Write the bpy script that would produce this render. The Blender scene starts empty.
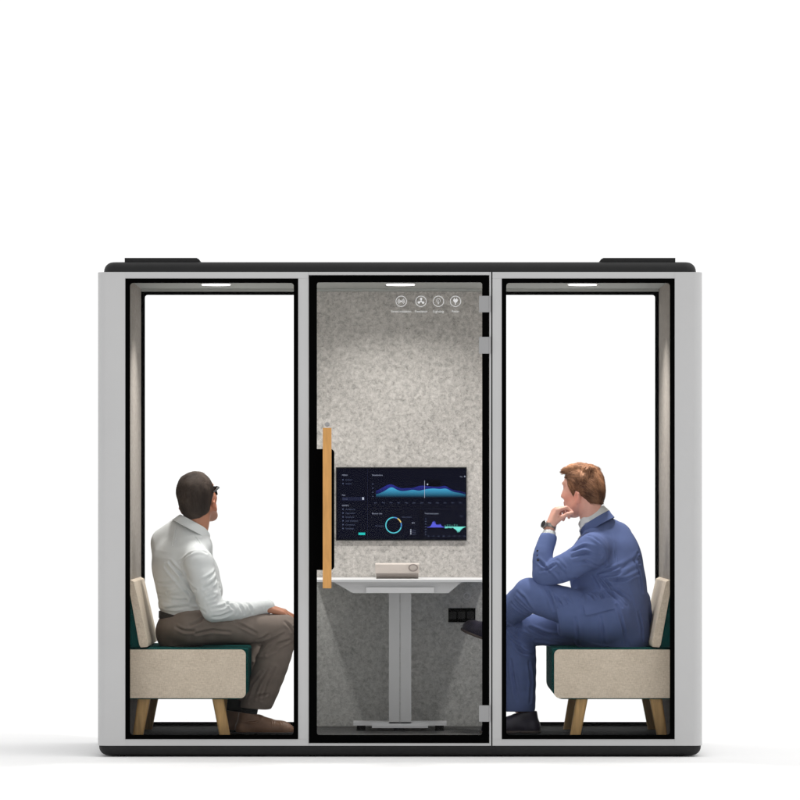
import bpy, bmesh, math, random
import numpy as np
from mathutils import Vector, Matrix
random.seed(4)
rng = np.random.default_rng(7)
scn = bpy.context.scene
COL = scn.collection

# ------------------------------------------------------------------ measures
S = 216.0            # picture units per metre on the front plane of the booth (y = 0)
D = 22.0             # distance from the camera to that plane
EYE = 1.19
def P(px, py, Y=0.0):
    k = (D + Y) / D / S
    return Vector(((px - 400.0) * k, Y, EYE - (py - 500.0) * k))
def FX(px): return (px - 400.0) / S
def FZ(py): return EYE - (py - 500.0) / S

# ------------------------------------------------------------------ materials
def newmat(name):
    m = bpy.data.materials.new(name); m.use_nodes = True
    nt = m.node_tree
    for n in list(nt.nodes): nt.nodes.remove(n)
    out = nt.nodes.new('ShaderNodeOutputMaterial')
    return m, nt, out
def N(nt, typ, **kw):
    n = nt.nodes.new(typ)
    for k, v in kw.items():
        if k.startswith('_'): setattr(n, k[1:], v)
        else: n.inputs[k.replace('__', ' ')].default_value = v
    return n
def L(nt, a, ao, b, bi): nt.links.new(a.outputs[ao], b.inputs[bi])
def srgb(r, g, b):
    f = lambda c: (c/255/12.92 if c/255 <= .04045 else ((c/255+.055)/1.055)**2.4)
    return (f(r), f(g), f(b), 1)
def mat(name, col, rough=.5, metal=0., spec=.5, noise=None, bump=None, var=.12, sheen=0., stretch=None):
    """principled paint / fabric with a procedural variation of tone and a fine bump"""
    m, nt, out = newmat(name)
    b = N(nt, 'ShaderNodeBsdfPrincipled')
    b.inputs['Roughness'].default_value = rough
    b.inputs['Metallic'].default_value = metal
    b.inputs['Specular IOR Level'].default_value = spec
    if sheen:
        b.inputs['Sheen Weight'].default_value = sheen
        b.inputs['Sheen Roughness'].default_value = .5
    L(nt, b, 'BSDF', out, 'Surface')
    tc = N(nt, 'ShaderNodeTexCoord')
    src = tc; so = 'Object'
    if stretch:
        mp = N(nt, 'ShaderNodeMapping'); mp.inputs['Scale'].default_value = stretch
        L(nt, tc, 'Object', mp, 'Vector'); src = mp; so = 'Vector'
    if noise is None: noise = 6.0
    nz = N(nt, 'ShaderNodeTexNoise', Scale=noise, Detail=6., Roughness=.6)
    L(nt, src, so, nz, 'Vector')
    rp = N(nt, 'ShaderNodeValToRGB')
    c = Vector(col[:3])
    rp.color_ramp.elements[0].position = .3; rp.color_ramp.elements[1].position = .7
    rp.color_ramp.elements[0].color = (*(c*(1-var)), 1); rp.color_ramp.elements[1].color = (*[min(1, x) for x in c*(1+var)], 1)
    L(nt, nz, 'Fac', rp, 'Fac'); L(nt, rp, 'Color', b, 'Base Color')
    if bump:
        n2 = N(nt, 'ShaderNodeTexNoise', Scale=bump[0], Detail=3.)
        L(nt, src, so, n2, 'Vector')
        bp = N(nt, 'ShaderNodeBump', Strength=bump[1], Distance=bump[2] if len(bump) > 2 else .002)
        L(nt, n2, 'Fac', bp, 'Height'); L(nt, bp, 'Normal', b, 'Normal')
    return m
def glow(name, col, strength=1., rough=.3):
    m, nt, out = newmat(name)
    b = N(nt, 'ShaderNodeBsdfPrincipled', Roughness=rough)
    b.inputs['Base Color'].default_value = (*[c*.05 for c in col[:3]], 1)
    b.inputs['Emission Color'].default_value = (*col[:3], 1)
    b.inputs['Emission Strength'].default_value = strength
    b.inputs['Specular IOR Level'].default_value = .02
    L(nt, b, 'BSDF', out, 'Surface')
    return m
def glassmat(name, refl=.02):
    m, nt, out = newmat(name)
    t = N(nt, 'ShaderNodeBsdfTransparent', Color=(.995, .997, .995, 1))
    g = N(nt, 'ShaderNodeBsdfGlossy', Roughness=.0)
    lw = N(nt, 'ShaderNodeFresnel', IOR=1.12)
    mx = N(nt, 'ShaderNodeMixShader')
    L(nt, lw, 'Fac', mx, 'Fac'); L(nt, t, 'BSDF', mx, 1); L(nt, g, 'BSDF', mx, 2); L(nt, mx, 'Shader', out, 'Surface')
    return m
def feltmat(name, lo, mid, hi, tint=(1, 1, 1), cloud=.1):
    """pressed wool felt: fibres in several tones, soft clouds between them"""
    m, nt, out = newmat(name)
    b = N(nt, 'ShaderNodeBsdfPrincipled', Roughness=.95); b.inputs['Specular IOR Level'].default_value = .1
    L(nt, b, 'BSDF', out, 'Surface')
    tc = N(nt, 'ShaderNodeTexCoord')
    a = N(nt, 'ShaderNodeTexNoise', Scale=46., Detail=5., Roughness=.72, Distortion=.5); L(nt, tc, 'Object', a, 'Vector')
    c = N(nt, 'ShaderNodeTexNoise', Scale=150., Detail=3., Roughness=.8, Distortion=1.5); L(nt, tc, 'Object', c, 'Vector')
    d = N(nt, 'ShaderNodeTexNoise', Scale=3.5, Detail=3.); L(nt, tc, 'Object', d, 'Vector')
    def math_(op, x, xo, y=None, yo=None, v=0.):
        n = N(nt, 'ShaderNodeMath', _operation=op)
        L(nt, x, xo, n, 0)
        if y is not None: L(nt, y, yo, n, 1)
        else: n.inputs[1].default_value = v
        return n
    m1 = math_('MULTIPLY', a, 'Fac', v=.52); m2 = math_('MULTIPLY', c, 'Fac', v=.38); m3 = math_('MULTIPLY', d, 'Fac', v=cloud)
    s = math_('ADD', m1, 'Value', m2, 'Value'); s = math_('ADD', s, 'Value', m3, 'Value')
    rp = N(nt, 'ShaderNodeValToRGB'); e = rp.color_ramp.elements
    e[0].position = .36; e[0].color = lo; e[1].position = .62; e[1].color = hi
    k = e.new(.49); k.color = mid
    L(nt, s, 'Value', rp, 'Fac'); L(nt, rp, 'Color', b, 'Base Color')
    bp = N(nt, 'ShaderNodeBump', Strength=.5, Distance=.002); L(nt, c, 'Fac', bp, 'Height'); L(nt, bp, 'Normal', b, 'Normal')
    return m
def attrmat(name, rough=.5, spec=.4, sss=0., bump=None, nscale=60., var=.08, stretch=None):
    """base colour from the vertex colours of the mesh, with procedural variation"""
    m, nt, out = newmat(name)
    b = N(nt, 'ShaderNodeBsdfPrincipled', Roughness=rough); b.inputs['Specular IOR Level'].default_value = spec
    if sss:
        b.inputs['Subsurface Weight'].default_value = sss
        b.inputs['Subsurface Radius'].default_value = (.010, .004, .002)
        b.inputs['Subsurface Scale'].default_value = .6
    L(nt, b, 'BSDF', out, 'Surface')
    at = N(nt, 'ShaderNodeAttribute', _attribute_name='Col')
    tc = N(nt, 'ShaderNodeTexCoord')
    nz = N(nt, 'ShaderNodeTexNoise', Scale=nscale, Detail=4.); L(nt, tc, 'Object', nz, 'Vector')
    mr = N(nt, 'ShaderNodeMapRange'); mr.inputs['From Min'].default_value = .3; mr.inputs['From Max'].default_value = .7
    mr.inputs['To Min'].default_value = 1-var; mr.inputs['To Max'].default_value = 1+var
    L(nt, nz, 'Fac', mr, 'Value')
    mx = N(nt, 'ShaderNodeVectorMath', _operation='SCALE'); L(nt, at, 'Color', mx, 0); L(nt, mr, 'Result', mx, 'Scale')
    L(nt, mx, 'Vector', b, 'Base Color')
    if bump:
        n2 = N(nt, 'ShaderNodeTexNoise', Scale=bump[0], Detail=3.); L(nt, tc, 'Object', n2, 'Vector')
        bp = N(nt, 'ShaderNodeBump', Strength=bump[1], Distance=.001); L(nt, n2, 'Fac', bp, 'Height'); L(nt, bp, 'Normal', b, 'Normal')
    return m

# ------------------------------------------------------------------ objects
def tag(o, label=None, cat=None, group=None, kind=None):
    if label: o['label'] = label
    if cat: o['category'] = cat
    if group: o['group'] = group
    if kind: o['kind'] = kind
    return o
ORG = {}
def thing(name, label, cat, loc, group=None):
    o = bpy.data.objects.new(name, None); COL.objects.link(o)
    o.empty_display_size = .1
    o.location = loc; ORG[o.name] = Vector(loc)
    return tag(o, label, cat, group)
def link(name, me, material, parent=None, smooth=None):
    """one mesh object; the mesh comes in world coordinates"""
    o = bpy.data.objects.new(name, me); COL.objects.link(o)
    if parent is not None:
        org = ORG[parent.name]; me.transform(Matrix.Translation(-org)); o.parent = parent
        if parent.type == 'EMPTY' or parent.name in ORG: ORG[o.name] = org
    else: ORG[o.name] = Vector((0, 0, 0))
    for mm in (material if isinstance(material, (list, tuple)) else [material]): me.materials.append(mm)
    if smooth is not None:
        me.polygons.foreach_set('use_smooth', [True]*len(me.polygons))
        if smooth < 180: me.set_sharp_from_angle(angle=math.radians(smooth))
    me.update()
    return o
def fin(bm, name, material, parent=None, smooth=35, bevel=0, seg=2):
    if bevel:
        es = [e for e in bm.edges if len(e.link_faces) == 2 and e.calc_face_angle(0) > .6]
        bmesh.ops.bevel(bm, geom=es, offset=bevel, segments=seg, profile=.5, affect='EDGES', clamp_overlap=True)
    bmesh.ops.recalc_face_normals(bm, faces=bm.faces)
    me = bpy.data.meshes.new(name); bm.to_mesh(me); bm.free()
    return link(name, me, material, parent, smooth)
def prism(bm, pts2, lo, hi, axis='Y'):
    """polygon (list of 2-D points) extruded along an axis; Y: points are (x,z); Z: (x,y); X: (y,z)"""
    f = {'Y': lambda p, t: (p[0], t, p[1]), 'Z': lambda p, t: (p[0], p[1], t), 'X': lambda p, t: (t, p[0], p[1])}[axis]
    a = [bm.verts.new(f(p, lo)) for p in pts2]; b = [bm.verts.new(f(p, hi)) for p in pts2]
    n = len(pts2)
    bm.faces.new(a); bm.faces.new(b[::-1])
    for i in range(n): bm.faces.new((a[i], b[i], b[(i+1) % n], a[(i+1) % n]))
def box(bm, x0, x1, y0, y1, z0, z1): prism(bm, [(x0, z0), (x1, z0), (x1, z1), (x0, z1)], y0, y1)
def pbox(bm, px0, px1, py0, py1, y0, y1, at=0.):
    a = P(px0, py1, at); b = P(px1, py0, at); box(bm, a.x, b.x, y0, y1, a.z, b.z)
def rrect(x0, x1, z0, z1, r, n=6):
    if not isinstance(r, (tuple, list)): r = (r,)*4
    pts = []
    for (cx, cz, a, rr) in ((x1-r[0], z1-r[0], 0, r[0]), (x0+r[1], z1-r[1], 90, r[1]), (x0+r[2], z0+r[2], 180, r[2]), (x1-r[3], z0+r[3], 270, r[3])):
        for i in range(n+1):
            t = math.radians(a + 90*i/n); pts.append((cx+rr*math.cos(t), cz+rr*math.sin(t)))
    return pts
def ring(bm, outer, inner, y0, y1):
    vs = [[bm.verts.new((p[0], y, p[1])) for p in c] for y in (y0, y1) for c in (outer, inner)]
    n = len(outer)
    for i in range(n):
        j = (i+1) % n
        bm.faces.new((vs[0][i], vs[0][j], vs[1][j], vs[1][i])); bm.faces.new((vs[2][i], vs[3][i], vs[3][j], vs[2][j]))
        bm.faces.new((vs[0][i], vs[2][i], vs[2][j], vs[0][j])); bm.faces.new((vs[1][i], vs[1][j], vs[3][j], vs[3][i]))
def tube(bm, pts, radii, n=12, caps=True):
    pts = [Vector(p) for p in pts]; rings = []
    if not isinstance(radii, (list, tuple)): radii = [radii]*len(pts)
    up = None
    for i, p in enumerate(pts):
        t = (pts[min(i+1, len(pts)-1)] - pts[max(i-1, 0)]).normalized()
        if up is None: up = t.orthogonal().normalized()
        u = (up - t*up.dot(t)).normalized(); up = u; v = t.cross(u)
        rings.append([bm.verts.new(p + (u*math.cos(2*math.pi*k/n) + v*math.sin(2*math.pi*k/n))*radii[i]) for k in range(n)])
    for a, b in zip(rings, rings[1:]):
        for k in range(n): bm.faces.new((a[k], a[(k+1) % n], b[(k+1) % n], b[k]))
    if caps: bm.faces.new(rings[0][::-1]); bm.faces.new(rings[-1])
def disc(bm, c, r, y0, y1, n=32):
    prism(bm, [(c[0]+r*math.cos(2*math.pi*i/n), c[1]+r*math.sin(2*math.pi*i/n)) for i in range(n)], y0, y1)
def circ(c, r, n=32): return [(c[0]+r*math.cos(2*math.pi*i/n), c[1]+r*math.sin(2*math.pi*i/n)) for i in range(n)]
def arcband(bm, c, r0, r1, a0, a1, y0, y1, n=16):
    o = [(c[0]+r1*math.cos(math.radians(a0+(a1-a0)*i/n)), c[1]+r1*math.sin(math.radians(a0+(a1-a0)*i/n))) for i in range(n+1)]
    i_ = [(c[0]+r0*math.cos(math.radians(a0+(a1-a0)*i/n)), c[1]+r0*math.sin(math.radians(a0+(a1-a0)*i/n))) for i in range(n+1)]
    for k in range(n): prism(bm, [o[k], o[k+1], i_[k+1], i_[k]], y0, y1)
def bar2(bm, a, b, w, y0, y1):
    a = Vector(a); b = Vector(b); t = (b-a).normalized()*(w/2); q = Vector((-t.y, t.x))
    prism(bm, [tuple(a+q), tuple(b+q), tuple(b-q), tuple(a-q)], y0, y1)
def words(bm, txt, x, z, size, y, align='LEFT', width=None):
    cu = bpy.data.curves.new('lettering', 'FONT'); cu.body = txt; cu.size = size; cu.align_x = align; cu.fill_mode = 'FRONT'; cu.resolution_u = 2
    o = bpy.data.objects.new('lettering', cu); COL.objects.link(o)
    dg = bpy.context.evaluated_depsgraph_get(); me = bpy.data.meshes.new_from_object(o.evaluated_get(dg))
    bpy.data.objects.remove(o); bpy.data.curves.remove(cu)
    if not len(me.vertices): return
    xs = [v.co.x for v in me.vertices]; k = 1.
    if width: k = width/(max(xs)-min(xs))
    me.transform(Matrix(((k, 0, 0, x), (0, 0, 0, y), (0, 1, 0, z), (0, 0, 0, 1))))
    bm.from_mesh(me); bpy.data.meshes.remove(me)

# ------------------------------------------------------------------ implicit surfaces for bodies and clothes
class Field:
    def __init__(s): s.pr = []; s.noise = None
    def add(s, fn, lo, hi, k, op): s.pr.append((fn, np.array(lo, float), np.array(hi, float), k, op)); return s
    def cone(s, a, b, ra, rb, k=.01, op='u', flat=None):
        a = np.array(a, np.float32); b = np.array(b, np.float32); ab = b-a; l2 = max(float(ab@ab), 1e-9)
        def fn(X, Y, Z):
            qx, qy, qz = X-a[0], Y-a[1], Z-a[2]
            t = np.clip((qx*ab[0]+qy*ab[1]+qz*ab[2])/l2, 0, 1)
            qx, qy, qz = qx-t*ab[0], qy-t*ab[1], qz-t*ab[2]
            if flat is not None:
                n, sc = flat; dn = (qx*n[0]+qy*n[1]+qz*n[2])*(1/sc-1)
                qx, qy, qz = qx+n[0]*dn, qy+n[1]*dn, qz+n[2]*dn
                return (np.sqrt(qx*qx+qy*qy+qz*qz)-(ra+(rb-ra)*t))*min(1., sc)
            return np.sqrt(qx*qx+qy*qy+qz*qz)-(ra+(rb-ra)*t)
        m = max(ra, rb)*(max(1, flat[1]) if flat else 1)
        return s.add(fn, np.minimum(a, b)-m, np.maximum(a, b)+m, k, op)
    def chain(s, pts, rad, k=.01, op='u', flat=None, sub=4):
        pts = [Vector(p) for p in pts]; n = len(pts); Q = []; R = []
        for i in range(n-1):
            p0, p1, p2, p3 = pts[max(i-1, 0)], pts[i], pts[i+1], pts[min(i+2, n-1)]
            r0, r1, r2, r3 = rad[max(i-1, 0)], rad[i], rad[i+1], rad[min(i+2, n-1)]
            for j in range(sub):
                t = j/sub; c = lambda a, b, c_, d: .5*((2*b)+(c_-a)*t+(2*a-5*b+4*c_-d)*t*t+(3*b-a-3*c_+d)*t**3)
                Q.append(c(p0, p1, p2, p3)); R.append(c(r0, r1, r2, r3))
        Q.append(pts[-1]); R.append(rad[-1])
        for i in range(len(Q)-1): s.cone(Q[i], Q[i+1], R[i], R[i+1], k if i == 0 else min(k, .006), op, flat)
        return s
    def ell(s, c, r, R=None, k=.01, op='u'):
        """ellipsoid; R columns = its axes"""
        c = np.array(c, np.float32); r = np.array(r, np.float32); R = np.eye(3) if R is None else np.array(R)
        def fn(X, Y, Z):
            qx, qy, qz = X-c[0], Y-c[1], Z-c[2]
            l = [(qx*R[0, i]+qy*R[1, i]+qz*R[2, i])/r[i] for i in range(3)]
            k0 = np.sqrt(l[0]**2+l[1]**2+l[2]**2)+1e-6
            k1 = np.sqrt((l[0]/r[0])**2+(l[1]/r[1])**2+(l[2]/r[2])**2)+1e-6
            return k0*(k0-1)/k1
        m = float(max(r)); return s.add(fn, c-m, c+m, k, op)
    def half(s, n, d, k=.004):
        """keep only n.p < d"""
        def fn(X, Y, Z): return -(X*n[0]+Y*n[1]+Z*n[2]-d)
        return s.add(fn, (-9, -9, -9), (9, 9, 9), k, 's')
    @staticmethod
    def comb(d, p, k, op):
        if op == 'u':
            h = np.maximum(k-np.abs(d-p), 0)/k; return np.minimum(d, p)-h*h*k*.25
        q = -p; h = np.maximum(k-np.abs(d-q), 0)/k; return np.maximum(d, q)+h*h*k*.25
    def at(s, pts):
        pts = np.array(pts, np.float32); X, Y, Z = pts[:, 0], pts[:, 1], pts[:, 2]
        d = np.full(len(pts), 1., np.float32)
        for fn, lo, hi, k, op in s.pr: d = s.comb(d, fn(X, Y, Z), max(k, 1e-4), op)
        return d
    def surf(s, px, py, y0=.05, y1=1.2, back=False):
        """first point of the surface seen at a picture position"""
        ys = np.arange(y0, y1, .003); q = np.array([P(px, py, y) for y in ys]); d = s.at(q)
        i = np.where(d < 0)[0]
        if len(i): return Vector(q[i[0]])
        return Vector(q[int(np.argmin(d))])
    def crease(s, pts, r=.006, op='s', k=.012, depth=0.):
        """remember a fold in the cloth: a line lying on the surface, valley or ridge"""
        q = np.array([s.surf(*p) for p in pts])
        if np.any(s.at(q) > .006): q = q[s.at(q) <= .006]
        if len(q) < 2: return s
        s.folds = getattr(s, 'folds', []); s.folds.append((q, r*1.15 if op == 's' else -r*.9, r*.68)); return s
    def drape(s, me):
        """push the vertices along their normals by the folds and the gentle waves of the cloth"""
        n = len(me.vertices); co = np.empty(n*3, np.float32); me.vertices.foreach_get('co', co); co = co.reshape(-1, 3).astype(float)
        no = np.empty(n*3, np.float32); me.vertex_normals.foreach_get('vector', no); no = no.reshape(-1, 3)
        d = s.wave(co) if getattr(s, 'wave', None) else np.zeros(n)
        for P_, A, w in getattr(s, 'folds', []):
            # smooth the line
            t = np.linspace(0, 1, 13); u_ = np.linspace(0, 1, len(P_)); Q = np.stack([np.interp(t, u_, P_[:, i]) for i in range(3)], 1)
            for _ in range(2): Q[1:-1] = .25*Q[:-2]+.5*Q[1:-1]+.25*Q[2:]
            sel = np.where(np.all((co > Q.min(0)-.04) & (co < Q.max(0)+.04), 1))[0]
            if not len(sel): continue
            c = co[sel]; best = np.full(len(sel), 9.); par = np.zeros(len(sel))
            for i in range(12):
                e = Q[i+1]-Q[i]; tt = np.clip(((c-Q[i])@e)/max(e@e, 1e-9), 0, 1); dd = np.linalg.norm(c-Q[i]-tt[:, None]*e, axis=1)
                m = dd < best; best[m] = dd[m]; par[m] = (i+tt[m])/12
            tp = np.sin(np.pi*np.clip(par*.9+.05, 0, 1))**.7
            d[sel] -= tp*A*(np.exp(-(best/w)**2)-.55*np.exp(-((best-2.1*w)/(1.2*w))**2))
        co += no*d[:, None]; me.vertices.foreach_set('co', co.astype(np.float32).ravel()); me.update()
    def mesh(s, step, name):
        un = [p for p in s.pr if p[4] == 'u']
        lo = np.min([p[1] for p in un], 0)-3*step; hi = np.max([p[2] for p in un], 0)+3*step
        n = np.ceil((hi-lo)/step).astype(int)+1
        ax = [(lo[i]+step*np.arange(n[i])).astype(np.float32) for i in range(3)]
        d = np.full(n, .5, np.float32)
        for fn, l, h, k, op in s.pr:
            m = k+3*step
            i0 = np.clip(np.floor((l-m-lo)/step).astype(int), 0, n); i1 = np.clip(np.ceil((h+m-lo)/step).astype(int)+1, 0, n)
            if np.any(i1 <= i0): continue
            sl = tuple(slice(a, b) for a, b in zip(i0, i1))
            d[sl] = s.comb(d[sl], fn(ax[0][sl[0]][:, None, None], ax[1][sl[1]][None, :, None], ax[2][sl[2]][None, None, :]), max(k, 1e-4), op)
        if s.noise is not None:
            near = np.abs(d) < .03; ii = np.argwhere(near)
            p = lo + ii*step; d[near] += s.noise(p).astype(np.float32)
        V, F = nets(d, lo, step)
        me = bpy.data.meshes.new(name)
        me.vertices.add(len(V)); me.vertices.foreach_set('co', V.astype(np.float32).ravel())
        me.loops.add(len(F)*4); me.loops.foreach_set('vertex_index', F.astype(np.int32).ravel())
        me.polygons.add(len(F)); me.polygons.foreach_set('loop_start', np.arange(0, len(F)*4, 4, dtype=np.int32))
        me.update(calc_edges=True); me.validate()
        return me
def nets(d, lo, h):
    s = d < 0
    c = [s[i:s.shape[0]-1+i, j:s.shape[1]-1+j, k:s.shape[2]-1+k] for i in (0, 1) for j in (0, 1) for k in (0, 1)]
    cnt = sum(x.astype(np.int8) for x in c); act = (cnt > 0) & (cnt < 8)
    idx = np.argwhere(act); M = len(idx)
    num = np.full(act.shape, -1, np.int32); num[act] = np.arange(M)
    corners = [(i, j, k) for i in (0, 1) for j in (0, 1) for k in (0, 1)]
    val = np.stack([d[idx[:, 0]+a, idx[:, 1]+b, idx[:, 2]+e] for a, b, e in corners], 1)
    acc = np.zeros((M, 3)); ct = np.zeros(M)
    for a in range(8):
        for b in range(a+1, 8):
            if sum(x != y for x, y in zip(corners[a], corners[b])) != 1: continue
            va, vb = val[:, a], val[:, b]; cr = (va < 0) != (vb < 0)
            t = np.where(cr, va/np.where(cr, va-vb, 1), 0)
            acc += np.where(cr[:, None], np.array(corners[a])+t[:, None]*(np.array(corners[b])-np.array(corners[a])), 0); ct += cr
    V = lo+(idx+acc/ct[:, None])*h
    F = []
    for axn in range(3):
        o = [1, 2] if axn == 0 else ([2, 0] if axn == 1 else [0, 1])
        sa = np.take(s, range(s.shape[axn]-1), axn); sb = np.take(s, range(1, s.shape[axn]), axn)
        e = np.argwhere(sa != sb); flip = sa[tuple(e.T)]
        ok = (e[:, o[0]] > 0) & (e[:, o[1]] > 0) & (e[:, o[0]] < s.shape[o[0]]-1) & (e[:, o[1]] < s.shape[o[1]]-1); e = e[ok]; flip = flip[ok]
        q = []
        for (u, v) in ((-1, -1), (0, -1), (0, 0), (-1, 0)):
            g = e.copy(); g[:, o[0]] += u; g[:, o[1]] += v; q.append(num[tuple(g.T)])
        q = np.stack(q, 1); q = np.where(flip[:, None], q, q[:, ::-1]); F.append(q)
    return V, np.concatenate(F)
def relax(me, it=2, f=.5):
    bm = bmesh.new(); bm.from_mesh(me)
    for _ in range(it): bmesh.ops.smooth_vert(bm, verts=bm.verts, factor=f, use_axis_x=True, use_axis_y=True, use_axis_z=True)
    bm.to_mesh(me); bm.free()
def paint(me, fn):
    n = len(me.vertices); co = np.empty(n*3, np.float32); me.vertices.foreach_get('co', co); co = co.reshape(-1, 3)
    col = np.ones((n, 4), np.float32); col[:, :3] = fn(co)
    a = me.attributes.new('Col', 'FLOAT_COLOR', 'POINT'); a.data.foreach_set('color', col.ravel())
def waves(seed, n, freq, amp, stretch=(1, 1, 1)):
    r = np.random.default_rng(seed); K = r.normal(size=(n, 3)); K /= np.linalg.norm(K, axis=1)[:, None]
    K = K*np.array(stretch)*freq*r.uniform(.6, 1.5, (n, 1)); ph = r.uniform(0, 6.28, n)
    def f(p):
        w = sum(np.sin(p@K[i]+ph[i]+1.3*np.sin(p@K[(i+3) % n]*.5)) for i in range(n))/n**.5
        return amp*w
    return f
LAMP_W = 7.4
WORLD_FRONT, WORLD_BACK = .67, 1.12
SUN_E, SUN_ANG, SUN_DIR = 1.05, 70, (.60, -.20, 1.0)
# ================================================================== materials
M_shell = mat('grey_powder_coat', (.53, .53, .532), rough=.42, spec=.35, noise=3., var=.02, bump=(900., .05, .0005))
M_black = mat('black_frame_paint', (.0012, .0012, .0012), rough=.8, spec=.015, noise=8., var=.1)
M_cap = mat('charcoal_cap', (.014, .014, .0145), rough=.55, spec=.25, noise=20., var=.12, bump=(500., .1, .0005))
M_seam = mat('dark_seam', (.03, .03, .03), rough=.7, spec=.1)
M_glass = glassmat('clear_glass')
M_felt = feltmat('light_felt', srgb(132, 130, 126), srgb(184, 180, 175), srgb(214, 210, 205))
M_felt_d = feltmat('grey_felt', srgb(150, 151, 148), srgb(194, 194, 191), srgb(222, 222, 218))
M_felt_s = feltmat('side_felt', srgb(128, 122, 116), srgb(158, 151, 144), srgb(178, 171, 163))
M_ceil = mat('ceiling_panel', (.42, .43, .41), rough=.8, spec=.1, noise=40., var=.05)
M_floor = mat('dark_carpet', (.016, .017, .018), rough=.9, spec=.1, noise=90., var=.4, bump=(350., .5, .002))
M_floor_g = mat('grey_carpet', (.085, .085, .083), rough=.95, spec=.05, noise=90., var=.4, bump=(350., .5, .002))
M_metal = mat('satin_aluminium', (.36, .36, .365), rough=.42, metal=.5, spec=.4, noise=5., var=.03)
M_wood_h = mat('oiled_beech', (.62, .32, .100), rough=.5, spec=.3, noise=9., var=.16, stretch=(7, 7, .9), bump=(60., .1, .001))
M_wood = mat('oak_leg', (.50, .31, .13), rough=.5, spec=.25, noise=9., var=.24, stretch=(6, 6, .8), bump=(60., .1, .001))
M_white = mat('white_laminate', (.74, .74, .75), rough=.35, spec=.3, noise=4., var=.015)
M_grey = mat('light_grey_steel', (.62, .62, .625), rough=.45, spec=.3, noise=4., var=.03)
M_pad = mat('black_rubber', (.006, .006, .006), rough=.8, spec=.1)
M_lamp = glow('lamp_diffuser', (1, .98, .95), 6.)
M_icon = glow('glowing_white_print', (.95, .95, .95), .72)  # print given its own emission to look brighter, not a light source

# ================================================================== booth
F0, DEPTH = 0.0, 1.28
bx0, bx1 = FX(97.3), FX(702.7)
ix0, ix1 = FX(125.3), FX(674.7)
zt, zb = FZ(272), FZ(745.8)
booth = thing('office_booth', 'grey and black soundproof meeting booth with glass front holding two seated men', 'office booth', (0, DEPTH/2, 0))

for sx in (-1, 1):
    bm = bmesh.new(); r = .045; Y1 = DEPTH+.06
    a, b = (bx0, ix0) if sx < 0 else (ix1, bx1)
    prof = rrect(a, b, 0, Y1, (0.0005, r, r, .0005) if sx < 0 else (r, .0005, .0005, r), 10)
    prism(bm, prof, zb, zt, 'Z')
    fin(bm, 'side_panel', M_shell, booth, 30)

def rails(bm, y0, y1, door):
    m0, m1 = (FX(298.2), FX(308.7)); m2, m3 = (FX(489.4), FX(501.8))
    wt, wb = FZ(278.4), FZ(739.3); dt, db = FZ(275.1), FZ(743.2)
    g = .0004
    if door:
        box(bm, ix0, m1-g, y0, y1, wt, zt); box(bm, m1+g, m2-g, y0, y1, dt, zt); 
        box(bm, ix0, m1-g, y0, y1, zb, wb); box(bm, m1+g, m2-g, y0, y1, zb, db)
        box(bm, m0, m1, y0, y1, wb+g, wt-g)
        # hinge jamb: a narrow strip, a seam and the wide post
        s0, s1 = FX(491.2), FX(492.5)
        box(bm, m2, s0, y0, y1, zb, zt)
        box(bm, s1, m3, y0, y1, wb+g, wt-g)
        box(bm, s1, ix1, y0, y1, wt, zt); box(bm, s1, ix1, y0, y1, zb, wb)
    else:
        box(bm, ix0, ix1, y0, y1, wt, zt); box(bm, ix0, ix1, y0, y1, zb, wb)
        box(bm, m0, m3, y0, y1, wb+g, wt-g)
bm = bmesh.new(); rails(bm, F0+.001, F0+.06, True); fin(bm, 'front_frame', M_shell, booth, 30)
bm = bmesh.new(); box(bm, FX(491.0), FX(492.7), .016, .05, zb+.002, zt-.002); fin(bm, 'door_seam', M_seam, booth, 30)
bm = bmesh.new(); rails(bm, DEPTH, DEPTH+.059, False); fin(bm, 'rear_frame', M_shell, booth, 30)

# roof cap, vents, plinth, feet
def slab(name, x0, x1, y0, y1, z0, z1, r_top, r_bot, material, rz=.05):
    """horizontal slab with rounded plan corners and a rounded upper or lower rim"""
    bm = bmesh.new(); lv = []
    n = 7
    if r_bot:
        for i in range(n): t = math.pi/2*i/(n-1); lv.append((z0+r_bot*(1-math.sin(t)) if False else z0+r_bot*(1-math.cos(t)), r_bot*(1-math.sin(t))))
    else: lv.append((z0, 0))
    if r_top:
        for i in range(n): t = math.pi/2*i/(n-1); lv.append((z1-r_top*(1-math.sin(t)), r_top*(1-math.cos(t))))
    else: lv.append((z1, 0))
    rings = []
    for z, ins in lv:
        rings.append([bm.verts.new((p[0], p[1], z)) for p in rrect(x0+ins, x1-ins, y0+ins, y1-ins, max(rz-ins, .004), 6)])
    for a, b in zip(rings, rings[1:]):
        for i in range(len(a)): bm.faces.new((a[i], a[(i+1) % len(a)], b[(i+1) % len(a)], b[i]))
    bm.faces.new(rings[0][::-1]); bm.faces.new(rings[-1])
    return fin(bm, name, material, booth, 40)
slab('roof_cap', FX(103.2), FX(696.8), .004, DEPTH+.056, zt, FZ(261.6), .042, 0, M_cap, .06)
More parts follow.
